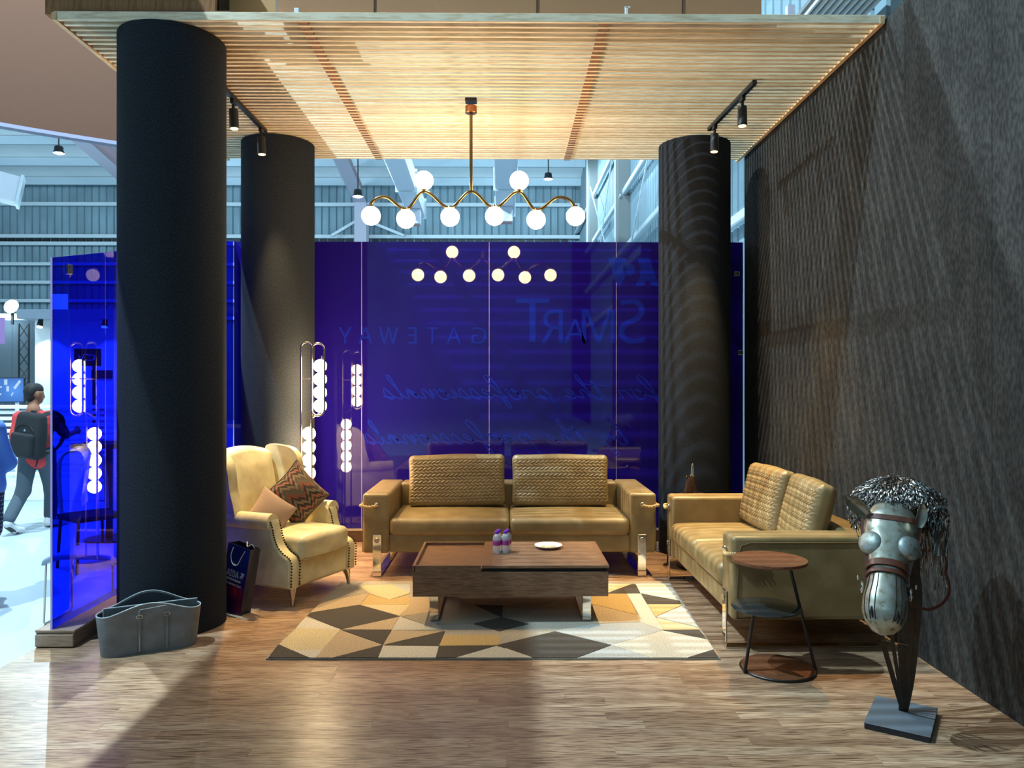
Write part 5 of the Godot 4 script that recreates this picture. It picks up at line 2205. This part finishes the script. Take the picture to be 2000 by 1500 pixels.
	for i in 1400:
		var th := rng.randf_range(-PI, PI)
		var c := cos(th)
		var sn := sin(th)
		var forward := maxf(0.0, c)
		var ph := rng.randf_range(0.0, 1.15 - 0.35 * forward)
		var reach := rng.randf_range(0.55, 0.95)
		var lift := rng.randf_range(0.88, 1.08)
		var hang := 0.0
		if sn > 0.25 and c < 0.55:
			hang = rng.randf_range(0.0, 0.34) * (1.0 if rng.randf() < 0.55 else 0.2)
		elif sn < -0.6:
			hang = rng.randf_range(0.0, 0.10)
		var swirl := rng.randf_range(-0.35, 0.5)
		var wob := rng.randf() * TAU
		var pts := []
		for k in 10:
			var s := k / 9.0
			var p2 := minf(ph + reach * s, 1.72 - 0.42 * forward * forward)
			var t2 := th + swirl * s
			var e := mid + rt * (sin(t2) * sin(p2) * 0.198 * lift) + fw * (cos(t2) * sin(p2) * 0.165 * lift) + V(0, cos(p2) * 0.148 * lift, 0)
			e += V(0, -hang * s * s, 0) + V(sin(wob + s * 8.0), cos(wob * 1.7 + s * 7.0), sin(wob + s * 9.0)) * 0.005
			pts.append(e)
		var w := rng.randf_range(0.0026, 0.0042)
		b.sweep(pts, PackedVector2Array([Vector2(-w, -0.0006), Vector2(w, -0.0006), Vector2(w, 0.0006), Vector2(-w, 0.0006)]), false, Vector3.ZERO, PackedFloat32Array(), false, rng.randf_range(0.8, 1.4))
	stuff(part("mane", b, M.mane_metal, t))
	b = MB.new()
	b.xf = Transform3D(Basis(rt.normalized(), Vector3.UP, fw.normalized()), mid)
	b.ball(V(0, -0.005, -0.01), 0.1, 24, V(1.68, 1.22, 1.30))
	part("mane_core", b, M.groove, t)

func hall_things() -> void:
	# grey stand wall far behind, with its light strip
	var b := MB.new()
	var t := thing("stand_wall", "dark grey exhibition stand wall far behind the man with the backpack", "stand wall", V(-12.4, -0.12, -20.4))
	for i in 6:
		b = MB.new()
		b.box(V(-2.6 + i * 0.82, 1.68, 0), V(0.815, 3.36, 0.08), 0.004)
		part("panel", b, M.trousers_grey, t)
	b = MB.new()
	b.box(V(-0.6, 3.40, 0.02), V(5.0, 0.10, 0.16), 0.01)
	part("top_rail", b, M.white_plastic, t)
	var ls := thing("light_strip", "bright white light strip along the top of the far grey stand wall", "light strip", V(-13.0, 3.30, -20.15))
	b = MB.new()
	b.box(V(0, 0.06, -0.02), V(2.8, 0.05, 0.05), 0.005)
	part("carrier", b, M.white_plastic, ls)
	b = MB.new()
	b.box(V(0, 0.0, 0), V(2.8, 0.06, 0.06), 0.01)
	part("diffuser", b, M.strip_face, ls)
	omni(V(-13.0, 3.15, -19.9), HALL_COOL, 0.8, 0.1, "strip_light")
	# white backlit wall seen through the blue pane
	t = thing("white_stand", "bright white stand wall seen blue through the left glass pane", "stand wall", V(-9.9, -0.12, -18.6))
	b = MB.new()
	b.box(V(0, 1.6, 0), V(2.7, 3.2, 0.12), 0.005)
	part("panel", b, M.white_plastic, t)
	b = MB.new()
	b.box(V(0, 3.3, 0.25), V(2.9, 0.22, 0.7), 0.01)
	part("canopy", b, M.grey_plastic, t)
	b = MB.new()
	b.box(V(0.25, 1.9, 0.07), V(0.5, 0.2, 0.02))
	b.box(V(0.85, 1.9, 0.07), V(0.3, 0.2, 0.02))
	part("picture", b, M.black_cloth, t)
	for x in [-1.0, 0.5]:
		b = MB.new()
		b.cyl(V(x, 3.02, 0.45), V(x, 3.2, 0.4), 0.07, 0.05, 16)
		var hd := part("spotlight", b, M.dark_metal, t)
		b = MB.new()
		b.cyl(V(x, 2.995, 0.455), V(x, 3.018, 0.45), 0.06, 0.065, 16)
		part("lens", b, M.lamp_cool, hd)
		spot(V(-9.9 + x, 2.85, -18.14), V(-9.9 + x, 0.8, -18.5), HALL_COOL, 5.0, 50.0, 0.6, 0.05, "stand_spot")
	var sg := thing("post_sign", "dark square sign with pale lettering seen through the left blue pane", "sign", V(-8.63, 2.10, -16.0))
	b = MB.new()
	b.box(V(0, 0, 0), V(0.52, 0.36, 0.10), 0.01)
	part("sign_box", b, M.black_cloth, sg)
	b = MB.new()
	b.tube(spline([V(-0.16, 0.04, 0.055), V(-0.10, -0.04, 0.055), V(-0.05, 0.05, 0.055), V(0.0, 0.06, 0.055), V(0.06, 0.04, 0.055), V(0.12, 0.05, 0.055), V(0.17, 0.03, 0.055), V(0.15, -0.05, 0.055), V(0.05, -0.06, 0.055), V(-0.02, -0.05, 0.055)], 4), 0.009, 6)
	part("sign_mark", b, M.white_plastic, sg)
	b = MB.new()
	b.bar(V(0.12, -2.22, -0.02), V(0.12, 0.0, -0.02), 0.05, 0.04)
	part("post", b, M.dark_metal, sg)
	# truss towers
	truss("left lattice truss tower carrying the floodlight above the far stand wall", V(-11.75, -0.12, -19.0), 3.15, 0.24)
	truss("right lattice truss tower beside the floodlight one", V(-11.28, -0.12, -19.3), 2.9, 0.20)
	var fl := thing("floodlight", "very bright round floodlight on the truss tower at the far left", "floodlight", V(-11.98, 3.30, -18.8))
	b = MB.new()
	b.xf = Transform3D(Basis(Vector3.RIGHT, 1.3), V(0, 0.14, 0))
	b.lathe([Vector2(0, -0.16), Vector2(0.10, -0.16), Vector2(0.17, -0.02), Vector2(0.185, 0.0), Vector2(0.17, 0.0), Vector2(0, -0.03)], 28)
	part("housing", b, M.dark_metal, fl)
	b = MB.new()
	b.xf = Transform3D(Basis(Vector3.RIGHT, 1.3), V(0, 0.14, 0))
	b.lathe([Vector2(0, 0.0), Vector2(0.165, 0.0), Vector2(0.13, 0.018), Vector2(0, 0.03)], 28)
	part("lens", b, M.flood_face, fl)
	b = MB.new()
	b.bar(V(0, -0.30, -0.05), V(0, 0.08, -0.05), 0.05, 0.05)
	part("bracket", b, M.dark_metal, fl)
	omni(V(-11.98, 3.46, -18.5), Color(0.85, 1, 1), 4.0, 0.08, "flood_light")
	# white board sign, screen, poster
	var wb := thing("white_board", "square white lit board above the far stand wall, cut off by the blue pane", "board", V(-11.28, -0.12, -19.6))
	b = MB.new()
	b.box(V(0, 3.74, 0), V(0.42, 0.42, 0.03), 0.004)
	part("face", b, M.strip_face, wb)
	b = MB.new()
	b.bar(V(0, 0, -0.04), V(0, 3.7, -0.04), 0.05, 0.04)
	part("post", b, M.dark_metal, wb)
	var o: MeshInstance3D
	t = thing("screen", "blue display screen with white marks on a stand at the left edge", "screen", V(-8.38, -0.12, -13.0), 0.12)
	b = MB.new()
	b.box(V(0, 1.57, 0), V(0.62, 0.42, 0.05), 0.006)
	part("bezel", b, M.dark_metal, t)
	b = MB.new()
	b.box(V(0, 1.57, 0.027), V(0.59, 0.39, 0.004))
	part("display", b, screen_mat("screen_blue", c8(70, 130, 220), 0.8), t)
	b = MB.new()
	for q in [[-0.12, 1.62, 0.16, 0.025, 0.0], [0.02, 1.70, 0.05, 0.09, 0.0], [0.05, 1.59, 0.04, 0.09, 0.0], [0.20, 1.66, 0.04, 0.16, -0.6], [0.12, 1.50, 0.02, 0.06, -0.5], [-0.06, 1.50, 0.02, 0.03, 0.3]]:
		b.xf = Transform3D(Basis(Vector3.BACK, q[4]), V(q[0], q[1], 0.0305))
		b.box(Vector3.ZERO, V(q[2], q[3], 0.002))
	part("screen_marks", b, screen_mat("screen_white", c8(190, 220, 250), 0.9), t)
	b = MB.new()
	b.cyl(V(0.16, 0.0, -0.05), V(0.16, 1.4, -0.05), 0.03, -1, 12)
	b.cyl(V(0.16, 0.0, -0.05), V(0.16, 0.03, -0.05), 0.22, -1, 24)
	part("stand", b, M.white_plastic, t)
	omni(V(-8.35, 1.45, -12.6), Color(0.4, 0.65, 1.0), 0.2, 0.1, "screen_light")
	b = MB.new()
	b.box(Vector3.ZERO, V(0.30, 0.58, 0.03), 0.004)
	o = part("poster_panel", b, mat("poster_lilac", c8(196, 150, 210), 0.6))
	o.position = V(-11.12, 2.72, -17.0)
	tag(o, "lilac poster panel cut by the left edge of the photograph", "poster")
	# slatted white counter front
	t = thing("slatted_screen", "white slatted screen standing behind the man with the backpack", "slatted screen", V(-6.3, -0.12, -11.0))
	for i in 12:
		b = MB.new()
		b.box(V(0, 0.30 + i * 0.088, 0), V(3.4, 0.05, 0.03), 0.004)
		part("slat", b, M.white_plastic, t)
	for x in [-1.65, -0.55, 0.55, 1.65]:
		b = MB.new()
		b.box(V(x, 0.68, -0.035), V(0.05, 1.36, 0.04), 0.003)
		part("post", b, M.grey_plastic, t)
	b = MB.new()
	b.box(V(0, 1.345, 0), V(3.45, 0.05, 0.12), 0.005)
	part("top_rail", b, M.white_plastic, t)
	b = MB.new()
	b.box(V(0, 0.13, 0), V(3.4, 0.22, 0.03), 0.004)
	part("kick_panel", b, M.white_plastic, t)
	# stool by the glass
	t = thing("stool", "pale grey plastic stool with thin wire legs outside the left blue pane", "stool", V(-2.955, -0.12, -5.52), 0.0)
	b = MB.new()
	var f := func(v: Vector3) -> Vector3:
		v.y -= 0.055 * pow(clampf(absf(v.x) / 0.25, 0, 1), 5.0)
		return v
	b.soft_cells(V(0, 0.475, 0), V(0.50, 0.045, 0.36), 0.02, Vector3i(12, 1, 4), f, 3)
	part("seat", b, M.grey_plastic, t)
	for s in [-1.0, 1.0]:
		b = MB.new()
		b.tube([V(s * 0.225, 0.44, 0.15), V(s * 0.232, 0.02, 0.165), V(s * 0.232, 0.006, 0.15), V(s * 0.232, 0.006, -0.15), V(s * 0.232, 0.02, -0.165), V(s * 0.225, 0.44, -0.15)], 0.007, 8)
		part("leg", b, M.steel_brushed, t)
	# bentwood chair seen through the glass
	t = thing("bentwood_chair", "dark chair with a curved pale wooden back seen through the left blue pane", "chair", V(-3.78, -0.12, -7.05), 0.9)
	b = MB.new()
	b.soft(V(0, 0.47, 0), V(0.42, 0.05, 0.42), 0.02, 4, null, 2)
	part("seat", b, M.black_cloth, t)
	b = MB.new()
	b.sweep(spline([V(-0.20, 0.50, -0.12), V(-0.20, 0.85, -0.17), V(-0.16, 1.02, -0.19), V(0.0, 1.06, -0.21), V(0.16, 1.02, -0.19), V(0.20, 0.85, -0.17), V(0.20, 0.50, -0.12)], 6), PackedVector2Array([Vector2(-0.012, -0.02), Vector2(0.012, -0.02), Vector2(0.012, 0.02), Vector2(-0.012, 0.02)]), false, V(0, 0, 1), PackedFloat32Array(), false)
	part("backrest", b, M.pine, t)
	for q in [[-0.18, 0.18], [0.18, 0.18], [-0.18, -0.18], [0.18, -0.18]]:
		b = MB.new()
		b.tube([V(q[0], 0.46, q[1]), V(q[0] * 1.12, 0.0, q[1] * 1.12)], 0.014, 8)
		part("leg", b, M.black_paint, t)
	t = thing("bar_table", "dark bar table beside the bentwood chair, seen through the left blue pane", "table", V(-4.25, -0.12, -8.3))
	b = MB.new()
	b.box(V(0, 1.02, 0), V(0.55, 0.05, 0.5), 0.005)
	part("table_top", b, M.black_cloth, t)
	b = MB.new()
	b.cyl(V(0, 0, 0), V(0, 0.02, 0), 0.24, -1, 28)
	b.cyl(V(0, 0.02, 0), V(0, 1.0, 0), 0.035, -1, 16)
	part("pedestal", b, M.dark_metal, t)

func screen_mat(called: String, col: Color, energy: float) -> StandardMaterial3D:
	var m := glow(called, col, energy)
	m.albedo_color = Color(0.03, 0.04, 0.06)
	return m

func truss(label: String, at: Vector3, h: float, w: float) -> void:
	var t := thing("truss_tower", label, "truss", at)
	var c := [V(-w * 0.5, 0, w * 0.3), V(w * 0.5, 0, w * 0.3), V(0, 0, -w * 0.5)]
	for p in c:
		var b := MB.new()
		b.cyl(p, p + V(0, h, 0), 0.022, -1, 8)
		part("chord", b, M.dark_metal, t)
	var n := int(h / 0.34)
	for i in n:
		var y0 := h * i / n
		var y1 := h * (i + 1) / n
		for k in 3:
			var b := MB.new()
			var p: Vector3 = c[k]
			var q: Vector3 = c[(k + 1) % 3]
			b.cyl(p + V(0, y0 if i % 2 == 0 else y1, 0), q + V(0, y1 if i % 2 == 0 else y0, 0), 0.010, -1, 6)
			part("brace", b, M.dark_metal, t)

# ---------------------------------------------------------------- people
# bones: [a, b, radius at a, radius at b]; joined with a smooth minimum
func bones_field(bones: Array, k: float):
	return func(p: Vector3) -> float:
		var d := 1e9
		for e in bones:
			var a: Vector3 = e[0]
			var ab: Vector3 = e[1] - a
			var t := clampf((p - a).dot(ab) / maxf(ab.length_squared(), 1e-9), 0, 1)
			var w := p.distance_to(a + ab * t) - lerpf(e[2], e[3], t)
			var h := clampf(0.5 + 0.5 * (d - w) / k, 0, 1)
			d = lerpf(d, w, h) - k * h * (1.0 - h)
		return d

func bones_mesh(bones: Array, k: float, cell: float) -> MB:
	var lo: Vector3 = bones[0][0]
	var hi := lo
	for e in bones:
		for i in 2:
			var r := V(1, 1, 1) * (maxf(e[2], e[3]) + 0.04)
			lo = lo.min(e[i] - r)
			hi = hi.max(e[i] + r)
	var b := MB.new()
	b.field(lo, hi, cell, bones_field(bones, k))
	return b

func hand_bones(wrist: Vector3, along: Vector3, palm_side: Vector3) -> Array:
	var x := along.cross(palm_side).normalized()
	var out := [[wrist, wrist + along * 0.075, 0.024, 0.030]]
	for i in 4:
		var s := (i - 1.5) * 0.021
		var l: float = [0.062, 0.074, 0.070, 0.055][i]
		var a := wrist + along * 0.078 + x * s
		var m := a + along * l * 0.5 + palm_side * 0.010
		out.append([wrist + along * 0.05 + x * s * 0.8, a, 0.011, 0.0095])
		out.append([a, m, 0.0092, 0.0085])
		out.append([m, m + along * l * 0.32 + palm_side * l * 0.40, 0.0085, 0.0072])
	var th := wrist + along * 0.02 + x * 0.03
	out.append([th, th + along * 0.03 + x * 0.022 + palm_side * 0.012, 0.012, 0.0105])
	out.append([th + along * 0.03 + x * 0.022 + palm_side * 0.012, th + along * 0.062 + x * 0.022 + palm_side * 0.024, 0.0105, 0.0085])
	return out

func head_bones(c: Vector3, fwd: Vector3) -> Array:
	var sd := fwd.cross(Vector3.UP).normalized()
	return [[c + V(0, 0.035, 0) - fwd * 0.018, c + V(0, 0.03, 0) + fwd * 0.020, 0.082, 0.076], [c + V(0, -0.05, 0) + fwd * 0.045, c + V(0, 0.0, 0) + fwd * 0.035, 0.046, 0.062],
		[c + V(0, -0.075, 0) + fwd * 0.06, c + V(0, -0.07, 0) + fwd * 0.045, 0.028, 0.036], [c + V(0, 0.01, 0) + fwd * 0.095, c + V(0, -0.025, 0) + fwd * 0.110, 0.010, 0.014],
		[c + sd * 0.080 + V(0, 0.015, 0), c + sd * 0.084 + V(0, -0.02, 0), 0.015, 0.011], [c - sd * 0.080 + V(0, 0.015, 0), c - sd * 0.084 + V(0, -0.02, 0), 0.015, 0.011],
		[c + V(0, -0.052, 0) + fwd * 0.088, c + V(0, -0.052, 0) + fwd * 0.086, 0.012, 0.012]]

func people() -> void:
	man()
	passer_by()

func man() -> void:
	var o := V(-5.33, -0.12, -8.8)
	var shift := V(-0.02, 0, 0)
	var t := thing("person", "man in a red polo shirt and grey trousers walking away with a black backpack", "person", o + shift)
	var P := func(x: float, y: float, z: float) -> Vector3: return V(x, y, z) - o
	var neck: Vector3 = P.call(-5.355, 1.25, -8.83)
	var head: Vector3 = P.call(-5.365, 1.425, -8.86)
	var fwd := V(0.55, 0, -0.84)
	var sl: Vector3 = P.call(-5.515, 1.165, -8.84)
	var sr: Vector3 = P.call(-5.185, 1.175, -8.90)
	var el: Vector3 = P.call(-5.545, 0.91, -8.78)
	var wl: Vector3 = P.call(-5.49, 0.68, -8.92)
	var er: Vector3 = P.call(-5.075, 0.95, -8.98)
	var wr: Vector3 = P.call(-5.10, 0.98, -9.22)
	var chest: Vector3 = P.call(-5.35, 1.08, -8.86)
	var waist: Vector3 = P.call(-5.33, 0.80, -8.84)
	var hl: Vector3 = P.call(-5.405, 0.70, -8.82)
	var hr: Vector3 = P.call(-5.235, 0.70, -8.86)
	var kl: Vector3 = P.call(-5.425, 0.34, -8.76)
	var kr: Vector3 = P.call(-5.262, 0.33, -9.02)
	var al: Vector3 = P.call(-5.42, 0.02, -8.50)
	var ar: Vector3 = P.call(-5.30, -0.035, -9.06)
	var body := head_bones(head, fwd)
	body.append_array([[head + V(0, -0.07, 0), neck, 0.052, 0.058], [neck, chest, 0.07, 0.10], [sl, sr, 0.05, 0.05], [chest, waist, 0.12, 0.11], [hl, hr, 0.09, 0.09], [sl, el, 0.045, 0.037], [el, wl, 0.036, 0.025], [sr, er, 0.045, 0.037], [er, wr, 0.036, 0.025],
		[hl, kl, 0.075, 0.052], [kl, al, 0.050, 0.034], [hr, kr, 0.075, 0.052], [kr, ar, 0.050, 0.034], [al, al + V(0.02, -0.06, -0.08), 0.034, 0.03], [ar, ar + V(0.06, -0.05, -0.10), 0.034, 0.03]])
	body.append_array(hand_bones(wl, (wl - el).normalized(), V(0.5, 0, -0.8).normalized()))
	body.append_array(hand_bones(wr, (wr - er).normalized(), V(-0.9, 0, -0.3).normalized()))
	part("body", bones_mesh(body, 0.02, 0.013), M.skin_brown, t)
	# hair
	var hair := [[head + V(0, 0.055, 0) - fwd * 0.022, head + V(0, 0.06, 0) + fwd * 0.022, 0.084, 0.076], [head + V(0, -0.02, 0) - fwd * 0.045, head + V(0, 0.02, 0) - fwd * 0.035, 0.060, 0.075]]
	part("hair", bones_mesh(hair, 0.02, 0.011), M.hair_black, t)
	# shirt
	var shirt := [[neck + V(0, -0.03, 0), chest, 0.075, 0.130], [sl, sr, 0.066, 0.066], [chest + V(-0.07, 0, 0), waist + V(-0.04, -0.02, 0), 0.110, 0.118], [chest + V(0.07, 0, 0), waist + V(0.04, -0.02, 0), 0.110, 0.118], [sl, sl.lerp(el, 0.80), 0.066, 0.060], [sr, sr.lerp(er, 0.80), 0.066, 0.060], [waist + V(-0.05, -0.1, 0), waist + V(0.05, -0.1, 0), 0.118, 0.118]]
	part("shirt", bones_mesh(shirt, 0.04, 0.013), M.shirt_red, t)
	var tr := [[hl + V(0.01, 0.06, 0), hr + V(-0.01, 0.06, 0), 0.108, 0.108], [hl, kl, 0.100, 0.074], [kl, al + V(0, 0.05, 0), 0.074, 0.064], [hr, kr, 0.100, 0.074], [kr, ar + V(0, 0.06, 0), 0.074, 0.066]]
	part("trousers", bones_mesh(tr, 0.03, 0.013), M.trousers_grey, t)
	# shoes
	for q in [[al + V(0.0, 0.0, 0.02), al + V(0.03, -0.085, -0.07), al + V(0.05, -0.10, -0.15)], [ar + V(0.0, -0.03, 0.04), ar + V(0.06, -0.05, -0.08), ar + V(0.09, -0.055, -0.14)]]:
		var sh := part("shoe", bones_mesh([[q[0], q[1], 0.045, 0.042], [q[1], q[2], 0.042, 0.032], [q[0] + V(0, 0.03, 0), q[0], 0.04, 0.045]], 0.015, 0.011), M.shoe_white, t)
		var dn := V(0, -0.034, 0.012)
		part("sole", bones_mesh([[q[0] + dn, q[1] + V(0, -0.032, 0), 0.017, 0.016], [q[1] + V(0, -0.032, 0), q[2] + V(0, -0.022, 0), 0.016, 0.014], [q[0] + dn + V(0.02, 0, 0), q[1] + V(0.025, -0.032, 0), 0.015, 0.015], [q[0] + dn + V(-0.02, 0, 0), q[1] + V(-0.02, -0.032, 0), 0.015, 0.015]], 0.015, 0.010), M.sole_dark, sh)
	# backpack, its own thing
	var k := thing("backpack", "black backpack worn by the man in the red shirt", "backpack", o + shift)
	var pk := MB.new()
	var pf := func(v: Vector3) -> Vector3:
		var ey := v.y / 0.26
		v.x *= 1.0 - 0.16 * maxf(0.0, ey) * maxf(0.0, ey)
		if v.z > 0:
			v.z *= 1.0 - 0.25 * maxf(0.0, ey)
		return v
	var back := V(-0.30, 0, 0.95).normalized()
	var frame := Transform3D(Basis(Vector3.UP.cross(back).normalized(), Vector3.UP, back) * Basis(Vector3.BACK, -0.10), P.call(-5.285, 0.975, -8.66))
	pk.xf = frame
	pk.soft(Vector3.ZERO, V(0.38, 0.52, 0.16), 0.06, 6, pf, 4)
	part("main_compartment", pk, M.black_cloth, k)
	pk = MB.new()
	pk.xf = frame
	pk.soft(V(0.0, -0.10, 0.09), V(0.31, 0.26, 0.08), 0.035, 5, null, 3)
	part("front_pocket", pk, M.black_cloth, k)
	pk = MB.new()
	pk.xf = frame
	pk.tube(spline([V(-0.13, 0.06, 0.078), V(-0.06, 0.115, 0.075), V(0.06, 0.115, 0.075), V(0.13, 0.06, 0.078)], 5), 0.004, 6)
	pk.tube(spline([V(-0.13, -0.01, 0.115), V(0.0, 0.012, 0.125), V(0.13, -0.01, 0.115)], 5), 0.004, 6)
	part("zip", pk, M.dark_metal, k)
	pk = MB.new()
	pk.xf = frame
	pk.prism(poly2([Vector2(-0.012, 0.05), Vector2(0.012, 0.05), Vector2(0.004, 0.075), Vector2(-0.004, 0.075)]), 0.16)
	pk.box(V(-0.075, -0.13, 0.127), V(0.03, 0.012, 0.004), 0.001)
	pk.box(V(0.05, -0.125, 0.127), V(0.07, 0.016, 0.004), 0.001)
	part("badge", pk, M.grey_plastic, k)
	pk = MB.new()
	pk.xf = frame
	pk.tube(spline([V(-0.04, 0.22, -0.03), V(-0.03, 0.265, -0.02), V(0.03, 0.265, -0.02), V(0.04, 0.22, -0.03)], 5), 0.011, 8)
	part("grab_handle", pk, M.black_cloth, k)
	for s in [-1.0, 1.0]:
		pk = MB.new()
		pk.xf = frame
		pk.sweep(spline([V(s * 0.07, 0.22, -0.06), V(s * 0.10, 0.255, -0.13), V(s * 0.11, 0.225, -0.27), V(s * 0.105, 0.10, -0.325), V(s * 0.115, -0.06, -0.31), V(s * 0.15, -0.16, -0.19), V(s * 0.15, -0.20, -0.06)], 5), PackedVector2Array([Vector2(-0.026, -0.006), Vector2(0.026, -0.006), Vector2(0.026, 0.006), Vector2(-0.026, 0.006)]), false, V(0, 0.2, 1).normalized(), PackedFloat32Array(), false)
		part("shoulder_strap", pk, M.black_cloth, k)
		pk = MB.new()
		pk.xf = frame
		pk.bar(V(s * 0.15, -0.17, 0.0), V(s * 0.20 - 0.03, -0.36 if s < 0 else -0.33, 0.05), 0.024, 0.006)
		part("loose_strap", pk, M.black_cloth, k)

func passer_by() -> void:
	var o := V(-3.92, -0.12, -5.72)
	var t := thing("person", "person in a blue shirt and white-dotted navy shorts, cut off by the photograph's left edge", "person", o)
	t.scale = V(1.1, 1.1, 1.1)
	var hip := V(0, 0.80, 0)
	var chest := V(-0.01, 1.12, 0.0)
	var neck := V(-0.02, 1.30, 0.0)
	var head := V(-0.03, 1.46, -0.02)
	var fwd := V(-0.25, 0, -0.97)
	var body := head_bones(head, fwd)
	var sl := V(-0.17, 1.22, 0.0)
	var sr := V(0.15, 1.22, 0.02)
	var el := V(-0.21, 0.97, 0.03)
	var wl := V(-0.20, 0.78, -0.10)
	var er := V(0.14, 0.98, -0.12)
	var wr := V(0.02, 1.0, -0.30)
	var hl := V(-0.08, 0.78, 0)
	var hr := V(0.065, 0.78, 0)
	var kl := V(-0.09, 0.46, -0.16)
	var kr := V(0.075, 0.46, 0.02)
	var al := V(-0.10, 0.09, -0.18)
	var ar := V(0.095, 0.095, 0.10)
	body.append_array([[head + V(0, -0.07, 0), neck, 0.045, 0.05], [neck, chest, 0.06, 0.09], [sl, sr, 0.045, 0.045], [chest, hip, 0.11, 0.11], [sl, el, 0.042, 0.034], [el, wl, 0.033, 0.024], [sr, er, 0.042, 0.034], [er, wr, 0.033, 0.024], [hl, kl, 0.078, 0.052], [kl, al, 0.053, 0.034], [hr, kr, 0.078, 0.052], [kr, ar, 0.053, 0.034], [al, al + V(0, -0.06, -0.10), 0.032, 0.028], [ar, ar + V(0.01, -0.055, -0.10), 0.032, 0.028]])
	body.append_array(hand_bones(wl, (wl - el).normalized(), V(0.9, 0, -0.3).normalized()))
	body.append_array(hand_bones(wr, (wr - er).normalized(), V(-0.3, -0.9, 0).normalized()))
	part("body", bones_mesh(body, 0.02, 0.013), M.skin_light, t)
	part("hair", bones_mesh([[head + V(0, 0.055, 0) - fwd * 0.025, head + V(0, 0.06, 0) + fwd * 0.02, 0.085, 0.077], [head + V(0, -0.05, 0) - fwd * 0.05, head + V(0, 0.02, 0) - fwd * 0.035, 0.06, 0.075]], 0.02, 0.013), M.hair_black, t)
	part("shirt", bones_mesh([[neck + V(0, -0.03, 0), chest, 0.065, 0.12], [sl, sr, 0.058, 0.058], [chest + V(-0.06, 0, 0), hip + V(-0.055, 0.04, 0), 0.11, 0.140], [chest + V(0.06, 0, 0), hip + V(0.055, 0.04, 0), 0.11, 0.140], [sl, el, 0.06, 0.058], [sr, er, 0.06, 0.058], [er, er.lerp(wr, 0.6), 0.055, 0.045], [el, el.lerp(wl, 0.6), 0.055, 0.045]], 0.04, 0.014), M.shirt_blue, t)
	part("shorts", bones_mesh([[hl + V(0, 0.04, 0), hr + V(0, 0.04, 0), 0.112, 0.112], [hl, hl.lerp(kl, 0.72), 0.115, 0.11], [hr, hr.lerp(kr, 0.72), 0.118, 0.112]], 0.03, 0.013), M.polka_cloth, t)
	for a in [al, ar]:
		part("shoe", bones_mesh([[a + V(0, -0.05, 0.03), a + V(0, -0.055, -0.10), 0.04, 0.038], [a + V(0, -0.055, -0.10), a + V(0.005, -0.06, -0.17), 0.038, 0.028]], 0.015, 0.011), M.shoe_beige, t)

func _ready() -> void:
	rng.seed = 7
	view_and_light()
	make_materials()
	make_furniture_materials()
	high_bays()
	hall()
	stand_shell()
	hall_things()
	ceiling_lights()
	furniture()
	small_things()
	people()
